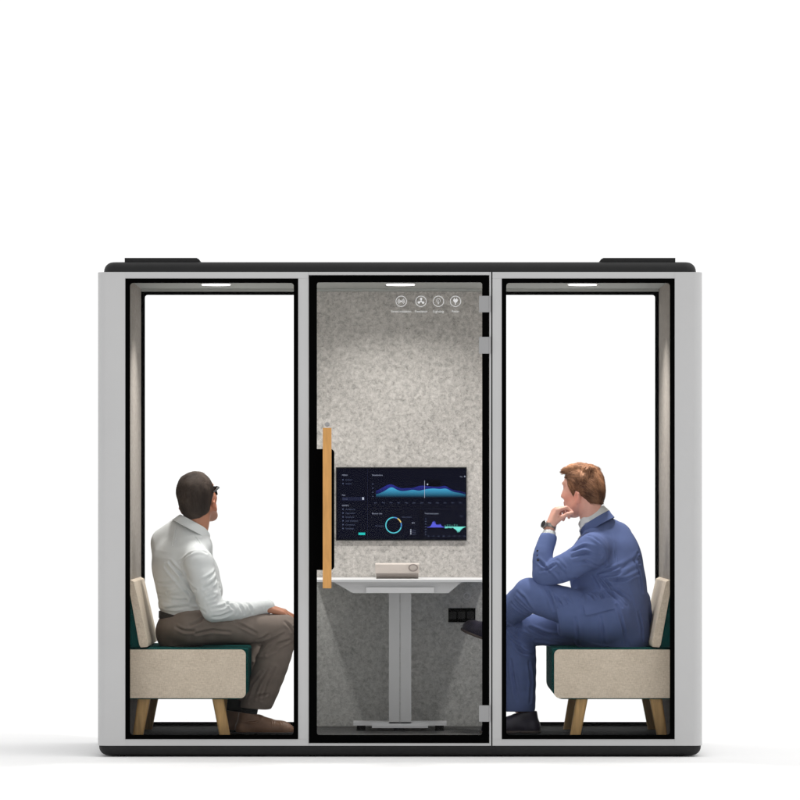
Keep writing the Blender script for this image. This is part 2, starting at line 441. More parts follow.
for a, b in ((124, 200), (600, 676)):
    bm = bmesh.new(); x0, x1 = FX(a), FX(b); z0, z1 = FZ(261.6), FZ(257.3)
    c = .018
    inner = (x0, z0), (x1, z0), (x1-(c if a < 300 else 0)*.4, z1-.006), (x1-(c if a < 300 else 0), z1), (x0+(c if a > 300 else 0), z1), (x0+(c if a > 300 else 0)*.4, z1-.006)
    prism(bm, inner, .05, DEPTH-.2)
    v = fin(bm, 'roof_vent', M_cap, booth, 30, bevel=.002)
    bm = bmesh.new()
    for i in range(9):
        y = .15+i*.11; box(bm, x0+.05, x1-.05, y, y+.05, z1+.0005, z1+.004)
    fin(bm, 'vent_grille', M_pad, v, 30)
slab('plinth', FX(98.4), FX(701.6), .003, DEPTH+.057, FZ(757.0)+.006, zb, 0, .040, M_cap, .05)
bm = bmesh.new(); box(bm, FX(98), FX(702), .0, DEPTH+.06, zb-.0035, zb-.0005)
for fx in (122, 312, 500, 681):
    for fy in (.06, DEPTH-.02):
        bm2 = bmesh.new(); tube(bm2, [(FX(fx), fy, 0.0), (FX(fx), fy, .012)], .013, 14); fin(bm2, 'foot', M_pad, booth, 40)
bm.free()

# interior linings
zf = .078; zc = 2.2235
bm = bmesh.new(); box(bm, ix0, ix1, .0605, DEPTH-.0005, zf-.02, zf)
fin(bm, 'floor', M_floor, booth, 30)
bm = bmesh.new(); box(bm, FX(308), FX(492), .0605, DEPTH-.03, zf+.0002, zf+.004)
fin(bm, 'floor_mat', M_floor_g, booth, 30)
bm = bmesh.new(); box(bm, ix0, ix1, .0605, DEPTH-.0005, zc, zc+.02)
fin(bm, 'ceiling', M_ceil, booth, 30)
for sx in (-1, 1):
    bm = bmesh.new(); x = ix0 if sx < 0 else ix1
    box(bm, min(x, x-sx*.004), max(x, x-sx*.004), .0605, DEPTH-.0005, zf+.0005, zc-.0005)
    fin(bm, 'side_lining', M_felt_s, booth, 30)
# rear wall: upper light felt, lower grey felt, and a slim header over the rear windows
fx0, fx1 = FX(299.4), FX(500.6)
zd = P(400, 580.6, DEPTH-.03).z
bm = bmesh.new(); box(bm, fx0, fx1, DEPTH-.028, DEPTH-.0005, zd, zc-.014); fin(bm, 'upper_wall_felt', M_felt, booth, 30, bevel=.003)
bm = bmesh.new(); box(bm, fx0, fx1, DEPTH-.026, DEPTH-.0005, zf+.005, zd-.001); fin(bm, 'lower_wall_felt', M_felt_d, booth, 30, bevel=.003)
bm = bmesh.new(); box(bm, ix0+.006, ix1-.006, DEPTH-.034, DEPTH-.0006, zc-.013, zc-.0005); fin(bm, 'wall_cornice', M_ceil, booth, 30)

# windows: black frame rings with clear panes, front and rear
def window(y0, y1, a, b, name):
    bm = bmesh.new()
    o = rrect(FX(a)+.0006, FX(b)-.0006, FZ(739.3)+.0006, FZ(278.4)-.0006, .002, 5)
    i = rrect(FX(a+4.5), FX(b-4.5), FZ(735.1), FZ(282.8), .014, 5)
    ring(bm, o, i, y0, y1)
    w = fin(bm, 'window_frame', M_black, booth, 30)
    bm = bmesh.new(); ym = (y0+y1)/2
    box(bm, FX(a+3), FX(b-3), ym-.003, ym+.003, FZ(737), FZ(281)); fin(bm, 'pane', M_glass, w, None)
for a, b in ((125.3, 298.2), (501.8, 674.7)):
    window(-.001, .03, a, b, 'front'); window(DEPTH-.004, DEPTH+.03, a, b, 'rear')

# ceiling lamps
for px in (216, 400.5, 582.5):
    c = P(px, 284, .65)
    bm = bmesh.new(); tube(bm, [(c.x, .65, zc-.001), (c.x, .65, zc-.007)], [.073, .073], 40)
    l = fin(bm, 'ceiling_lamp', M_white, booth, 40)
    bm = bmesh.new(); tube(bm, [(c.x, .65, zc-.0072), (c.x, .65, zc-.0095)], [.068, .066], 40)
    fin(bm, 'lamp_shade', M_lamp, l, 40)
    ld = bpy.data.lights.new('ceiling_light', 'AREA'); ld.shape = 'DISK'; ld.size = .13; ld.energy = LAMP_W*(1.0 if 300 < px < 500 else 1.); ld.spread = math.radians(142 if 300 < px < 500 else 112); ld.color = (1, .98, .955)
    lo = bpy.data.objects.new('ceiling_light', ld); COL.objects.link(lo); lo.location = (c.x, .65, zc-.0105)

# door: pane with a black printed border, wooden pull bar, hinges, printed pictograms with an added glow
bm = bmesh.new()
dx0, dx1 = FX(308.9), FX(489.2); dz0, dz1 = FZ(743.0), FZ(275.3)
ring(bm, rrect(dx0, dx1, dz0, dz1, .002, 5), rrect(FX(316.9), FX(482.2), FZ(735), FZ(282.3), .010, 5), -.002, .014)
box(bm, FX(314), FX(317.2), -.0032, .0128, FZ(568), FZ(451))
prism(bm, rrect(FX(316), FX(334.3), FZ(570), FZ(449), (.018, .001, .001, .018), 6), -.003, .013)
door = fin(bm, 'door', M_black, booth, 30)
bm = bmesh.new(); box(bm, dx0+.02, dx1-.02, .002, .010, dz0+.02, dz1-.02); fin(bm, 'pane', M_glass, door, None)
bm = bmesh.new()
box(bm, FX(323.0), FX(331.6), -.062, -.036, FZ(588), FZ(428)); h = fin(bm, 'handle', M_wood_h, door, 30, bevel=.004, seg=3)
for z in (FZ(425.5), FZ(574)):
    bm = bmesh.new(); tube(bm, [(FX(327.3), -.05, z+.005), (FX(327.3), -.004, z+.005)], .009, 16)
    disc(bm, (FX(327.3), z+.005), .011, -.006, -.0032, 24); fin(bm, 'handle_bracket', M_metal, door, 40)
for a, b in ((296, 312.3), (337, 353.6), (705.3, 721.6)):
    bm = bmesh.new()
    box(bm, FX(479.0), FX(488.6), -.010, .02, FZ(b), FZ(a)); hg = fin(bm, 'hinge', M_metal, door, 30, bevel=.0012)
    bm = bmesh.new(); tube(bm, [(FX(489.6), -.006, FZ(b)), (FX(489.6), -.006, FZ(a))], .006, 16); fin(bm, 'hinge_pin', M_metal, hg, 40)
    
yi = -.0008; y2 = .0016
def icon(px, py, cap, wpx, body):
    bm = bmesh.new(); c = (FX(px), FZ(py)); u = 1/S
    ring(bm, circ(c, 5.5*u, 40), circ(c, 4.95*u, 40), yi, y2)
    body(bm, c, u)
    words(bm, cap, c[0], FZ(py+11.2), 3.4*u, yi, 'CENTER', wpx*u)
    fin(bm, 'pictogram', M_icon, door, None)
def ic_sound(bm, c, u):
    for r in (1.2, 2.3, 3.4):
        arcband(bm, (c[0]-.3*u, c[1]), (r-.25)*u, (r+.25)*u, -48, 48, yi, y2, 8); arcband(bm, (c[0]+.3*u, c[1]), (r-.25)*u, (r+.25)*u, 132, 228, yi, y2, 8)
    disc(bm, c, .6*u, yi, y2, 12)
def ic_fan(bm, c, u):
    for a in (90, 210, 330):
        t = math.radians(a); q = (c[0]+2.1*u*math.cos(t), c[1]+2.1*u*math.sin(t))
        pts = [(c[0]+u*(r*math.cos(t+w)), c[1]+u*(r*math.sin(t+w))) for r, w in ((.5, -.6), (2.4, -.55), (3.6, -.3), (3.7, .1), (3.0, .42), (1.6, .5))]
        prism(bm, pts, yi, y2)
    disc(bm, c, .8*u, yi-.0003, y2-.0003, 14)
def ic_bulb(bm, c, u):
    q = (c[0], c[1]+.8*u)
    arcband(bm, q, 1.7*u, 2.1*u, -50, 230, yi, y2, 18)
    bar2(bm, (c[0]-.9*u, c[1]-1.6*u), (c[0]+.9*u, c[1]-1.6*u), .5*u, yi, y2); bar2(bm, (c[0]-.7*u, c[1]-2.5*u), (c[0]+.7*u, c[1]-2.5*u), .5*u, yi, y2)
    bar2(bm, (c[0], c[1]-.9*u), (c[0], c[1]+1.1*u), .4*u, yi, y2)
def ic_plug(bm, c, u):
    pts = [(-2.3, 2.0), (-2.3, .4), (-1.2, -1.0), (-.4, -1.3), (-.4, -3.4), (.4, -3.4), (.4, -1.3), (1.2, -1.0), (2.3, .4), (2.3, 2.0)]
    prism(bm, [(c[0]+u*x, c[1]+u*y) for x, y in pts], yi, y2)
    for x in (-1.1, 1.1): bar2(bm, (c[0]+x*u, c[1]+2.05*u), (c[0]+x*u, c[1]+3.3*u), .7*u, yi, y2)
icon(401.2, 301.3, 'Sound insulation', 20, ic_sound); icon(421, 301.3, 'Ventilation', 12.5, ic_fan)
icon(438.4, 301.3, 'Lighting', 10.5, ic_bulb); icon(455.5, 301.3, 'Power', 7.5, ic_plug)

# ================================================================== wall screen
YW = DEPTH-.028
tvY = YW-.013
def T(px, py): p = P(px, py, tvY); return (p.x, p.z)
a, b = T(336, 540.6), T(466.6, 467.2)
tv = thing('wall_screen', 'thin black wall screen showing a dark dashboard of charts above the desk', 'screen', ((a[0]+b[0])/2, YW, (a[1]+b[1])/2))
M_bezel = mat('screen_bezel', (.004, .004, .005), rough=.35, spec=.3)
M_disp = glow('dark_display', srgb(10, 11, 25), .75, .6)
bm = bmesh.new(); box(bm, a[0], b[0], tvY, YW+.001, a[1], b[1]); fin(bm, 'bezel', M_bezel, tv, 30, bevel=.002)
u = (D+tvY)/D/S
bm = bmesh.new(); box(bm, a[0]+.8*u, b[0]-.5*u, tvY-.0012, tvY+.001, a[1]+1.1*u, b[1]-1.0*u); disp = fin(bm, 'display', M_disp, tv, 30)
y0 = tvY-.0016; y1 = tvY-.0022; y2_ = tvY-.0028
def poly(bm, pts, y): bm.faces.new([bm.verts.new((p[0], y, p[1])) for p in pts])
def pr(bm, px0, px1, py0, py1, y): c, d = T(px0, py1), T(px1, py0); poly(bm, [(c[0], c[1]), (d[0], c[1]), (d[0], d[1]), (c[0], d[1])], y)
M_card = glow('screen_panel', srgb(13, 15, 31), .8)
M_line = glow('screen_divider', srgb(30, 33, 55), 1.)
M_txt = glow('screen_text', srgb(150, 156, 178), 1.)
M_txt2 = glow('screen_dim_text', srgb(84, 92, 120), 1.)
def piece(name, m, *a): bm = bmesh.new(); pr(bm, *a); fin(bm, name, m, disp, None)
for a_ in ((338, 366.5, 469.5, 538.5), (369, 465.8, 469.5, 507.5), (369, 419.5, 510, 538.5), (423.5, 465.8, 510, 538.5)): piece('screen_card', M_card, *a_, y0)
piece('divider', M_line, 367.4, 367.9, 469, 539, y0); piece('divider', M_line, 369, 465.8, 508.6, 509.0, y0); piece('filter_field', M_line, 342, 365, 497, 500.6, y1)
for k in range(4): piece('grid_line', M_line, 376, 465.5, 484+k*4.2, 484.2+k*4.2, y1)
TXT = ['screen_heading', M_txt]
def tx(_, s, px, py, size, w=None, al='LEFT'):
    c = T(px, py); bm = bmesh.new(); words(bm, s, c[0], c[1], size*u, y1-.0004, al, w*u if w else None); fin(bm, TXT[0], TXT[1], disp, None)
def dot(px0, px1, py0, py1, y, m=None): piece('screen_marker', m or TXT[1], px0, px1, py0, py1, y)
tx(bm, 'MENU', 342, 475.8, 2.0, 5.3); tx(bm, 'Statistics', 372, 475.8, 2.1, 10.5); tx(bm, 'Bounce rate', 372, 514.2, 2.1, 10.0); tx(bm, 'Total time spent', 424.6, 514.2, 2.1, 14)
tx(bm, 'Filter', 342, 495.8, 2.0, 3.4); tx(bm, 'REPORTS', 342, 506.2, 2.0, 6.6)
tx(bm, 'Day', 460, 477.2, 1.7, 2.4); dot(464.2, 465.3, 475.8, 477.2, y1); tx(bm, '85%', 411.8, 523.6, 2.0, 3.0)
TXT = ['screen_text', M_txt2]
for i, (s, w) in enumerate((('Dashboard', 6.2), ('Analytics', 6.0))): tx(bm, s, 345.6, 480.4+i*3.9, 1.8, w); dot(342.4, 343.6, 479.2+i*3.9, 480.3+i*3.9, y1)
tx(bm, 'Weekly', 342.6, 499.6, 1.8, 5.2)
for i, (s, w) in enumerate((('Audience', 9.5), ('Page views', 9.3), ('Sessions', 8.4), ('User behaviour', 12.4), ('Conversion', 9.2), ('Settings', 8.))): tx(bm, s, 345.6, 509.9+i*3.85, 1.8, w); dot(342.4, 343.6, 508.6+i*3.85, 509.8+i*3.85, y1)
for i in range(12): tx(bm, ('Jan', 'Feb', 'Mar', 'Apr', 'May', 'Jun', 'Jul', 'Aug', 'Sep', 'Oct', 'Nov', 'Dec')[i], 374.2+i*7.72, 503.3, 1.7, 2.8)
for i in range(4): tx(bm, ('80', '60', '40', '20')[i], 371.8, 484.6+i*4.1, 1.6, 1.8)
for i in range(8): tx(bm, str(2*i+2), 427.2+i*5.1, 536.6, 1.5, 2.0)
for i in range(7): dot(425.0, 426.4, 518.6+i*2.6, 519.1+i*2.6, y1)
tx(bm, '15% returning', 375, 526.4, 1.7, 8.5); tx(bm, 'New visitors', 402, 517.6, 1.7, 9.5); tx(bm, 'Day', 460, 516.5, 1.7, 2.6)
for i in range(3): tx(bm, 'Item', 412, 530.7+i*1.9, 1.4, 3.6)
bm = bmesh.new(); pr(bm, 358.5, 365.2, 532.6, 535.0, y1); fin(bm, 'screen_button', glow('teal_button', srgb(40, 190, 185), 1.), disp, None)
M_mk = glow('pale_marker', srgb(190, 196, 214), 1.)
dot(362.2, 363.9, 497.3, 499.8, y2_, M_mk)
for i in range(3): dot(410.3, 411.3, 529.4+i*1.9, 530.5+i*1.9, y1, M_mk)
piece('cursor_line', M_mk, 424.45, 424.75, 480.5, 498, y2_-.0004); dot(427.0, 428.1, 483.6, 485.1, y2_-.0006, M_mk)
bm = bmesh.new(); pr(bm, 426, 440.5, 480, 486, y2_-.0002); fin(bm, 'tooltip', glow('tooltip_black', srgb(5, 6, 14), 1.), disp, None)
TXT = ['tooltip_text', M_txt]; tx(bm, 'Users 24k', 428.6, 484.9, 1.6, 6)
def gradmat(name, top, bot, ztop, zbot):
    m, nt, out = newmat(name); e = N(nt, 'ShaderNodeEmission', Strength=1.); tc = N(nt, 'ShaderNodeTexCoord'); sp = N(nt, 'ShaderNodeSeparateXYZ')
    L(nt, tc, 'Object', sp, 'Vector'); mr = N(nt, 'ShaderNodeMapRange'); mr.inputs['From Min'].default_value = zbot-tv.location.z; mr.inputs['From Max'].default_value = ztop-tv.location.z
    L(nt, sp, 'Z', mr, 'Value'); rp = N(nt, 'ShaderNodeValToRGB'); rp.color_ramp.elements[0].color = bot; rp.color_ramp.elements[1].color = top
    L(nt, mr, 'Result', rp, 'Fac'); L(nt, rp, 'Color', e, 'Color'); L(nt, e, 'Emission', out, 'Surface'); return m
def area(name, xs, ys, base, material, y):
    bm = bmesh.new(); n = 120; px = np.linspace(xs[0], xs[-1], n); k = np.interp(px, xs, ys)
    kk = np.convolve(np.pad(k, 3, 'edge'), np.ones(7)/7, 'valid')
    for i in range(n-1):
        poly(bm, [T(px[i], base), T(px[i+1], base), T(px[i+1], kk[i+1]), T(px[i], kk[i])], y)
    bmesh.ops.remove_doubles(bm, verts=bm.verts, dist=1e-6)
    fin(bm, name, material, disp, None)
xs = [376, 382, 387, 391.5, 397, 402, 407, 413, 419, 425, 429, 434, 440, 446, 449, 454, 460, 465.6]
a2 = [491, 488, 485, 484, 487, 488.5, 488, 488, 485.8, 485.6, 486.4, 486.8, 486.8, 485.4, 488.4, 490.2, 491, 493]
a1 = [494.5, 492.5, 489.5, 486.6, 490, 491.3, 490.8, 489.6, 491, 489.4, 488.8, 488.4, 489.2, 488.2, 490, 492.2, 493, 494.6]
area('back_area_chart', xs, a2, 496.0, gradmat('indigo_area', srgb(46, 50, 140), srgb(16, 18, 40), T(0, 484)[1], T(0, 496)[1]), y1-.0002)
area('area_chart', xs, a1, 497.5, gradmat('cyan_area', srgb(74, 178, 224), srgb(20, 34, 52), T(0, 487)[1], T(0, 497)[1]), y2_)
c = T(393.6, 525.2)
bm = bmesh.new(); arcband(bm, c, 7.2*u, 8.3*u, 90, 345, y1-.0004, y1+.0002, 50); fin(bm, 'ring_chart', glow('cyan_ring', srgb(84, 190, 205), 1.), disp, None)
bm = bmesh.new(); arcband(bm, c, 7.2*u, 8.3*u, 20, 60, y1-.0004, y1+.0002, 14); fin(bm, 'ring_segment', glow('yellow_ring', srgb(226, 200, 120), 1.), disp, None)
M_bl = glow('blue_ring', srgb(70, 130, 200), 1.)
for a0, a1_ in ((-12, 18), (62, 88)): bm = bmesh.new(); arcband(bm, c, 7.2*u, 8.3*u, a0, a1_, y1-.0004, y1+.0002, 14); fin(bm, 'ring_segment', M_bl, disp, None)
bm = bmesh.new()
r_ = random.Random(3)
for i in range(46):
    x = 427.2+i*.385; h_ = max(.25, 6.6*math.exp(-((x-433.6)/2.6)**2)*r_.uniform(.6, 1.05)+3.2*math.exp(-((x-439.5)/2.6)**2)*r_.uniform(.6, 1.1)); pr(bm, x, x+.40, 527.2-h_, 527.4, y1)
fin(bm, 'bar_chart', glow('violet_bars', srgb(88, 92, 214), 1.), disp, None)
bm = bmesh.new()
for i in range(52):
    x = 445+i*.395; h_ = max(.3, 5.4*math.exp(-((x-458)/4.)**2)*r_.uniform(.65, 1.1)+1.8*r_.random()*(x < 452)); pr(bm, x, x+.41, 526.6, 526.9+h_, y1)
    if i % 6 == 0 and x < 458: pr(bm, x, x+.25, 526.8-r_.uniform(1, 3.2), 526.8, y1)
fin(bm, 'bar_chart', glow('mint_bars', srgb(120, 226, 214), 1.), disp, None)

# ================================================================== desk
YD = .56
zt_d = P(400, 579.7, YD).z
desk = thing('standing_desk', 'white topped standing desk on a grey double column against the felt wall', 'desk', (0, .9, zf))
def dp(px, py, y=YD): p = P(px, py, y); return (p.x, p.z)
bm = bmesh.new()
x0, x1 = FX(310.5), FX(489.5)
box(bm, x0, x1, YD, YW-.002, zt_d-.011, zt_d); fin(bm, 'tabletop', M_white, desk, 30, bevel=.0015)
bm = bmesh.new()
a, b, c_, d_ = dp(333, 581.8, YD+.02), dp(462, 581.8, YD+.02), dp(448.5, 593.2, YD+.02), dp(353, 593.2, YD+.02)
prism(bm, [a, b, c_, d_], YD+.03, YD+.55); fin(bm, 'under_frame', M_grey, desk, 30, bevel=.003)
bm = bmesh.new(); a, b = dp(366, 593, YD), dp(434, 587.4, YD); box(bm, a[0], b[0], YD+.004, YD+.028, a[1], b[1]); fin(bm, 'control_box', M_white, desk, 30, bevel=.004)
yc = .86
for a_, b_ in ((388.9, 399.7), (400.3, 411.2)):
    bm = bmesh.new(); p, q = dp(a_, 723, yc), dp(b_, 592.6, yc); box(bm, p[0], q[0], yc-.05, yc+.05, p[1], q[1]); cl = fin(bm, 'column', M_grey, desk, 30, bevel=.004)
    bm = bmesh.new(); box(bm, p[0]+.004, q[0]-.004, yc-.045, yc+.045, q[1]-.002, q[1]+.012); fin(bm, 'column_sleeve', M_cap, cl, 30)
bm = bmesh.new()
p, q = dp(353.5, 725.0, yc), dp(446.5, 721.6, yc)
box(bm, p[0], q[0], yc-.05, yc-.01, p[1], q[1]); box(bm, p[0], q[0], yc+.03, yc+.07, p[1]+.001, q[1]+.001)
p, q = dp(372, 727.4, yc), dp(428, 724.9, yc); box(bm, p[0], q[0], yc-.06, yc+.08, p[1], q[1])
fin(bm, 'base_plate', M_white, desk, 30, bevel=.003)
for a_ in (361, 399, 439.5):
    for yy in (yc-.04, yc+.055):
        bm = bmesh.new(); p = P(a_, 726, yc); tube(bm, [(p.x, yy, zf+.0045), (p.x, yy, P(0, 725.2, yc).z if a_ != 399 else P(0, 727.2, yc).z)], [.028 if a_ == 399 else .022, .02], 18); fin(bm, 'levelling_foot', M_pad, desk, 40)

# ================================================================== speakerphone, wall socket, wall button
yy = .82
p, q = P(375.3, 578.8, yy), P(419.2, 563.2, yy)
sp = thing('conference_speaker', 'small beige conference speaker with a round ring lying on the white desk', 'speaker', ((p.x+q.x)/2, yy+.04, zt_d))
M_beige = mat('warm_beige_plastic', (.56, .50, .455), rough=.5, spec=.3, noise=30., var=.03)
z1 = q.z; z0 = zt_d+.0005; zm = P(0, 573.2, yy).z
bm = bmesh.new(); prism(bm, [(yy, zm), (yy, z1-.006), (yy+.006, z1), (yy+.09, z1), (yy+.09, zm)], p.x, q.x, 'X'); fin(bm, 'speaker_body', M_beige, sp, 30, bevel=.004, seg=3)
bm = bmesh.new(); prism(bm, [(yy+.006, zm-.0005), (yy+.088, zm-.0005), (yy+.07, z0), (yy+.030, z0)], p.x+.004, q.x-.004, 'X'); fin(bm, 'speaker_base', mat('shaded_taupe_base', (.30, .265, .24), rough=.6), sp, 30, bevel=.002)  # slanted underside coloured darker, shade under the body put into its tone
bm = bmesh.new(); c = P(413.2, 567.8, yy); 
e = lambda r: [(c.x+r*1.15*math.cos(2*math.pi*i/36), c.z+r*.9*math.sin(2*math.pi*i/36)) for i in range(36)]
ring(bm, e(.0205), e(.0150), yy-.004, yy+.001); fin(bm, 'control_ring', mat('taupe_ring', (.26, .22, .20), rough=.4), sp, 40)
bm = bmesh.new()
for i in range(14):
    for j in range(2): disc(bm, (p.x+.035+i*.0085+j*.004, zm+.012+j*.009), .0016, yy-.0006, yy+.001, 8)
fin(bm, 'speaker_holes', M_beige, sp, None)
so = thing('wall_socket', 'black rectangular socket panel let into the lower grey felt wall', 'socket', (P(461.5, 615, YW).x, YW+.002, P(461.5, 622, YW).z))
a, b = P(448.4, 622.3, YW), P(475.4, 608.1, YW)
bm = bmesh.new(); box(bm, a.x, b.x, YW-.008, YW+.004, a.z, b.z); fin(bm, 'socket_plate', M_black, so, 30, bevel=.002)
bm = bmesh.new()
for i in range(3):
    x = a.x+.022+i*.043; prism(bm, rrect(x-.017, x+.017, a.z+.017, b.z-.017, .004, 3), YW-.0092, YW-.0075)
fin(bm, 'outlet', M_seam, so, 30)
c = P(467, 596.2, YW)
wb_ = thing('wall_button', 'small round ring button on the grey felt just under the desk', 'button', (c.x, YW+.002, c.z))
bm = bmesh.new(); ring(bm, circ((c.x, c.z), .0175), circ((c.x, c.z), .0140), YW-.004, YW+.004); fin(bm, 'button_ring', M_white, wb_, 40)
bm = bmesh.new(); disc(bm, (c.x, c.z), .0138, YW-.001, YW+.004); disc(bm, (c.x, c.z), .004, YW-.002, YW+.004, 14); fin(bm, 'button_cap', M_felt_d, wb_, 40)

# ================================================================== upholstered benches
def linen(name, c0, c1):
    m, nt, out = newmat(name); b = N(nt, 'ShaderNodeBsdfPrincipled', Roughness=.95); b.inputs['Specular IOR Level'].default_value = .1
    L(nt, b, 'BSDF', out, 'Surface'); tc = N(nt, 'ShaderNodeTexCoord'); prev = None; hs = []
    for sc in ((260, 260, 60), (60, 60, 300)):
        mp = N(nt, 'ShaderNodeMapping'); mp.inputs['Scale'].default_value = sc; L(nt, tc, 'Object', mp, 'Vector')
        nz = N(nt, 'ShaderNodeTexNoise', Scale=1., Detail=2., Roughness=.6); L(nt, mp, 'Vector', nz, 'Vector'); hs.append(nz)
    n3 = N(nt, 'ShaderNodeTexNoise', Scale=14., Detail=3.); L(nt, tc, 'Object', n3, 'Vector')
    ad = N(nt, 'ShaderNodeMath', _operation='ADD'); L(nt, hs[0], 'Fac', ad, 0); L(nt, hs[1], 'Fac', ad, 1)
    a2 = N(nt, 'ShaderNodeMath', _operation='MULTIPLY_ADD'); L(nt, n3, 'Fac', a2, 0); a2.inputs[1].default_value = .35; L(nt, ad, 'Value', a2, 2)
    mr = N(nt, 'ShaderNodeMapRange'); mr.inputs['From Min'].default_value = .85; mr.inputs['From Max'].default_value = 1.5; L(nt, a2, 'Value', mr, 'Value')
    rp = N(nt, 'ShaderNodeValToRGB'); rp.color_ramp.elements[0].color = c0; rp.color_ramp.elements[1].color = c1
    L(nt, mr, 'Result', rp, 'Fac'); L(nt, rp, 'Color', b, 'Base Color')
    bp = N(nt, 'ShaderNodeBump', Strength=.35, Distance=.0015); L(nt, ad, 'Value', bp, 'Height'); L(nt, bp, 'Normal', b, 'Normal'); return m
M_linen = linen('beige_linen', srgb(196, 181, 162), srgb(226, 212, 194))
M_teal = mat('teal_velour', (.003, .050, .047), rough=.95, spec=.05, noise=60., var=.2, bump=(400., .3, .001))
YN, YF = .15, 1.08
def bench(mirror, label, tops):
    mx = (lambda px: 800-px) if mirror else (lambda px: px)
    t = thing('bench_seat', label, 'bench', (P(mx(190), 700, .6).x, .615, zf), 'upholstered benches inside the booth')
    X = lambda px, y=YN: P(mx(px), 0, y).x
    Zp = lambda py, y=YN: P(0, py, y).z
    bm = bmesh.new()
    x0, x1 = sorted((X(129.5), X(247.6))); 
    wall = X(127.2)
    r1 = .03
    pts = rrect(min(wall, x0, x1) if not mirror else x0, max(wall, x1) if mirror else x1, Zp(699.2), Zp(648.9), (.012, .004, .004, .045) if not mirror else (.004, .012, .05, .004), 8)
    prism(bm, pts, YN+.006, YF); fin(bm, 'seat', M_teal, t, 40, bevel=.008, seg=3)
    # beige end panels on both ends
    for y0, y1 in ((YN-.012, YN+.007), (YF-.007, YF+.012)):
        bm = bmesh.new(); a, b = sorted((wall, X(245.8)))
        pts = rrect(a, b, Zp(698.0), Zp(649.6), (.024, .003, .003, .024) if not mirror else (.003, .024, .024, .003), 8)
        prism(bm, pts, y0, y1); fin(bm, 'end_panel', M_linen, t, 40, bevel=.006, seg=3)
    # backrest: teal frame against the wall and a leaning beige cushion
    bm = bmesh.new()
    q = [(X(127.2), Zp(586)), (X(128.2), Zp(586)), (X(141), Zp(648)), (X(127.2), Zp(648))]
    prism(bm, q, YN+.03, YF-.02); fin(bm, 'backrest', M_teal, t, 40, bevel=.006)
    bm = bmesh.new()
    q = [(X(127.6), Zp(581.5)), (X(130), Zp(580.0)), (X(133.6), Zp(582)), (X(147.5), Zp(643)), (X(147), Zp(647.0)), (X(140.6), Zp(647.6)), (X(139.0), Zp(645))]
    prism(bm, q, YN+.02, YF-.01); fin(bm, 'back_cushion', M_linen, t, 40, bevel=.010, seg=3)
    # tapered oak legs
    for (ta, tb, ba, bb) in ((137.5, 150.3, 131.8, 142.2), (211.5, 223.3, 219.5, 230.2)):
        for y in (.175, 1.02):
            bm = bmesh.new(); zt0, zb0 = Zp(700.2), zf+.0005
            top = rrect(min(X(ta), X(tb)), max(X(ta), X(tb)), y, y+.055, .014, 4); bot = rrect(min(X(ba), X(bb)), max(X(ba), X(bb)), y+.004, y+.046, .012, 4)
            A = [bm.verts.new((p[0], p[1], zt0+.012)) for p in top]; B = [bm.verts.new((p[0], p[1], zb0)) for p in bot]
            bm.faces.new(A); bm.faces.new(B[::-1])
            for i in range(len(A)): bm.faces.new((A[i], B[i], B[(i+1) % len(A)], A[(i+1) % len(A)]))
            fin(bm, 'leg', M_wood, t, 50)
    return t
bench(False, 'beige and teal bench on oak legs under the man in the white shirt', 0)
bench(True, 'beige and teal bench on oak legs under the man in the blue suit', 0)
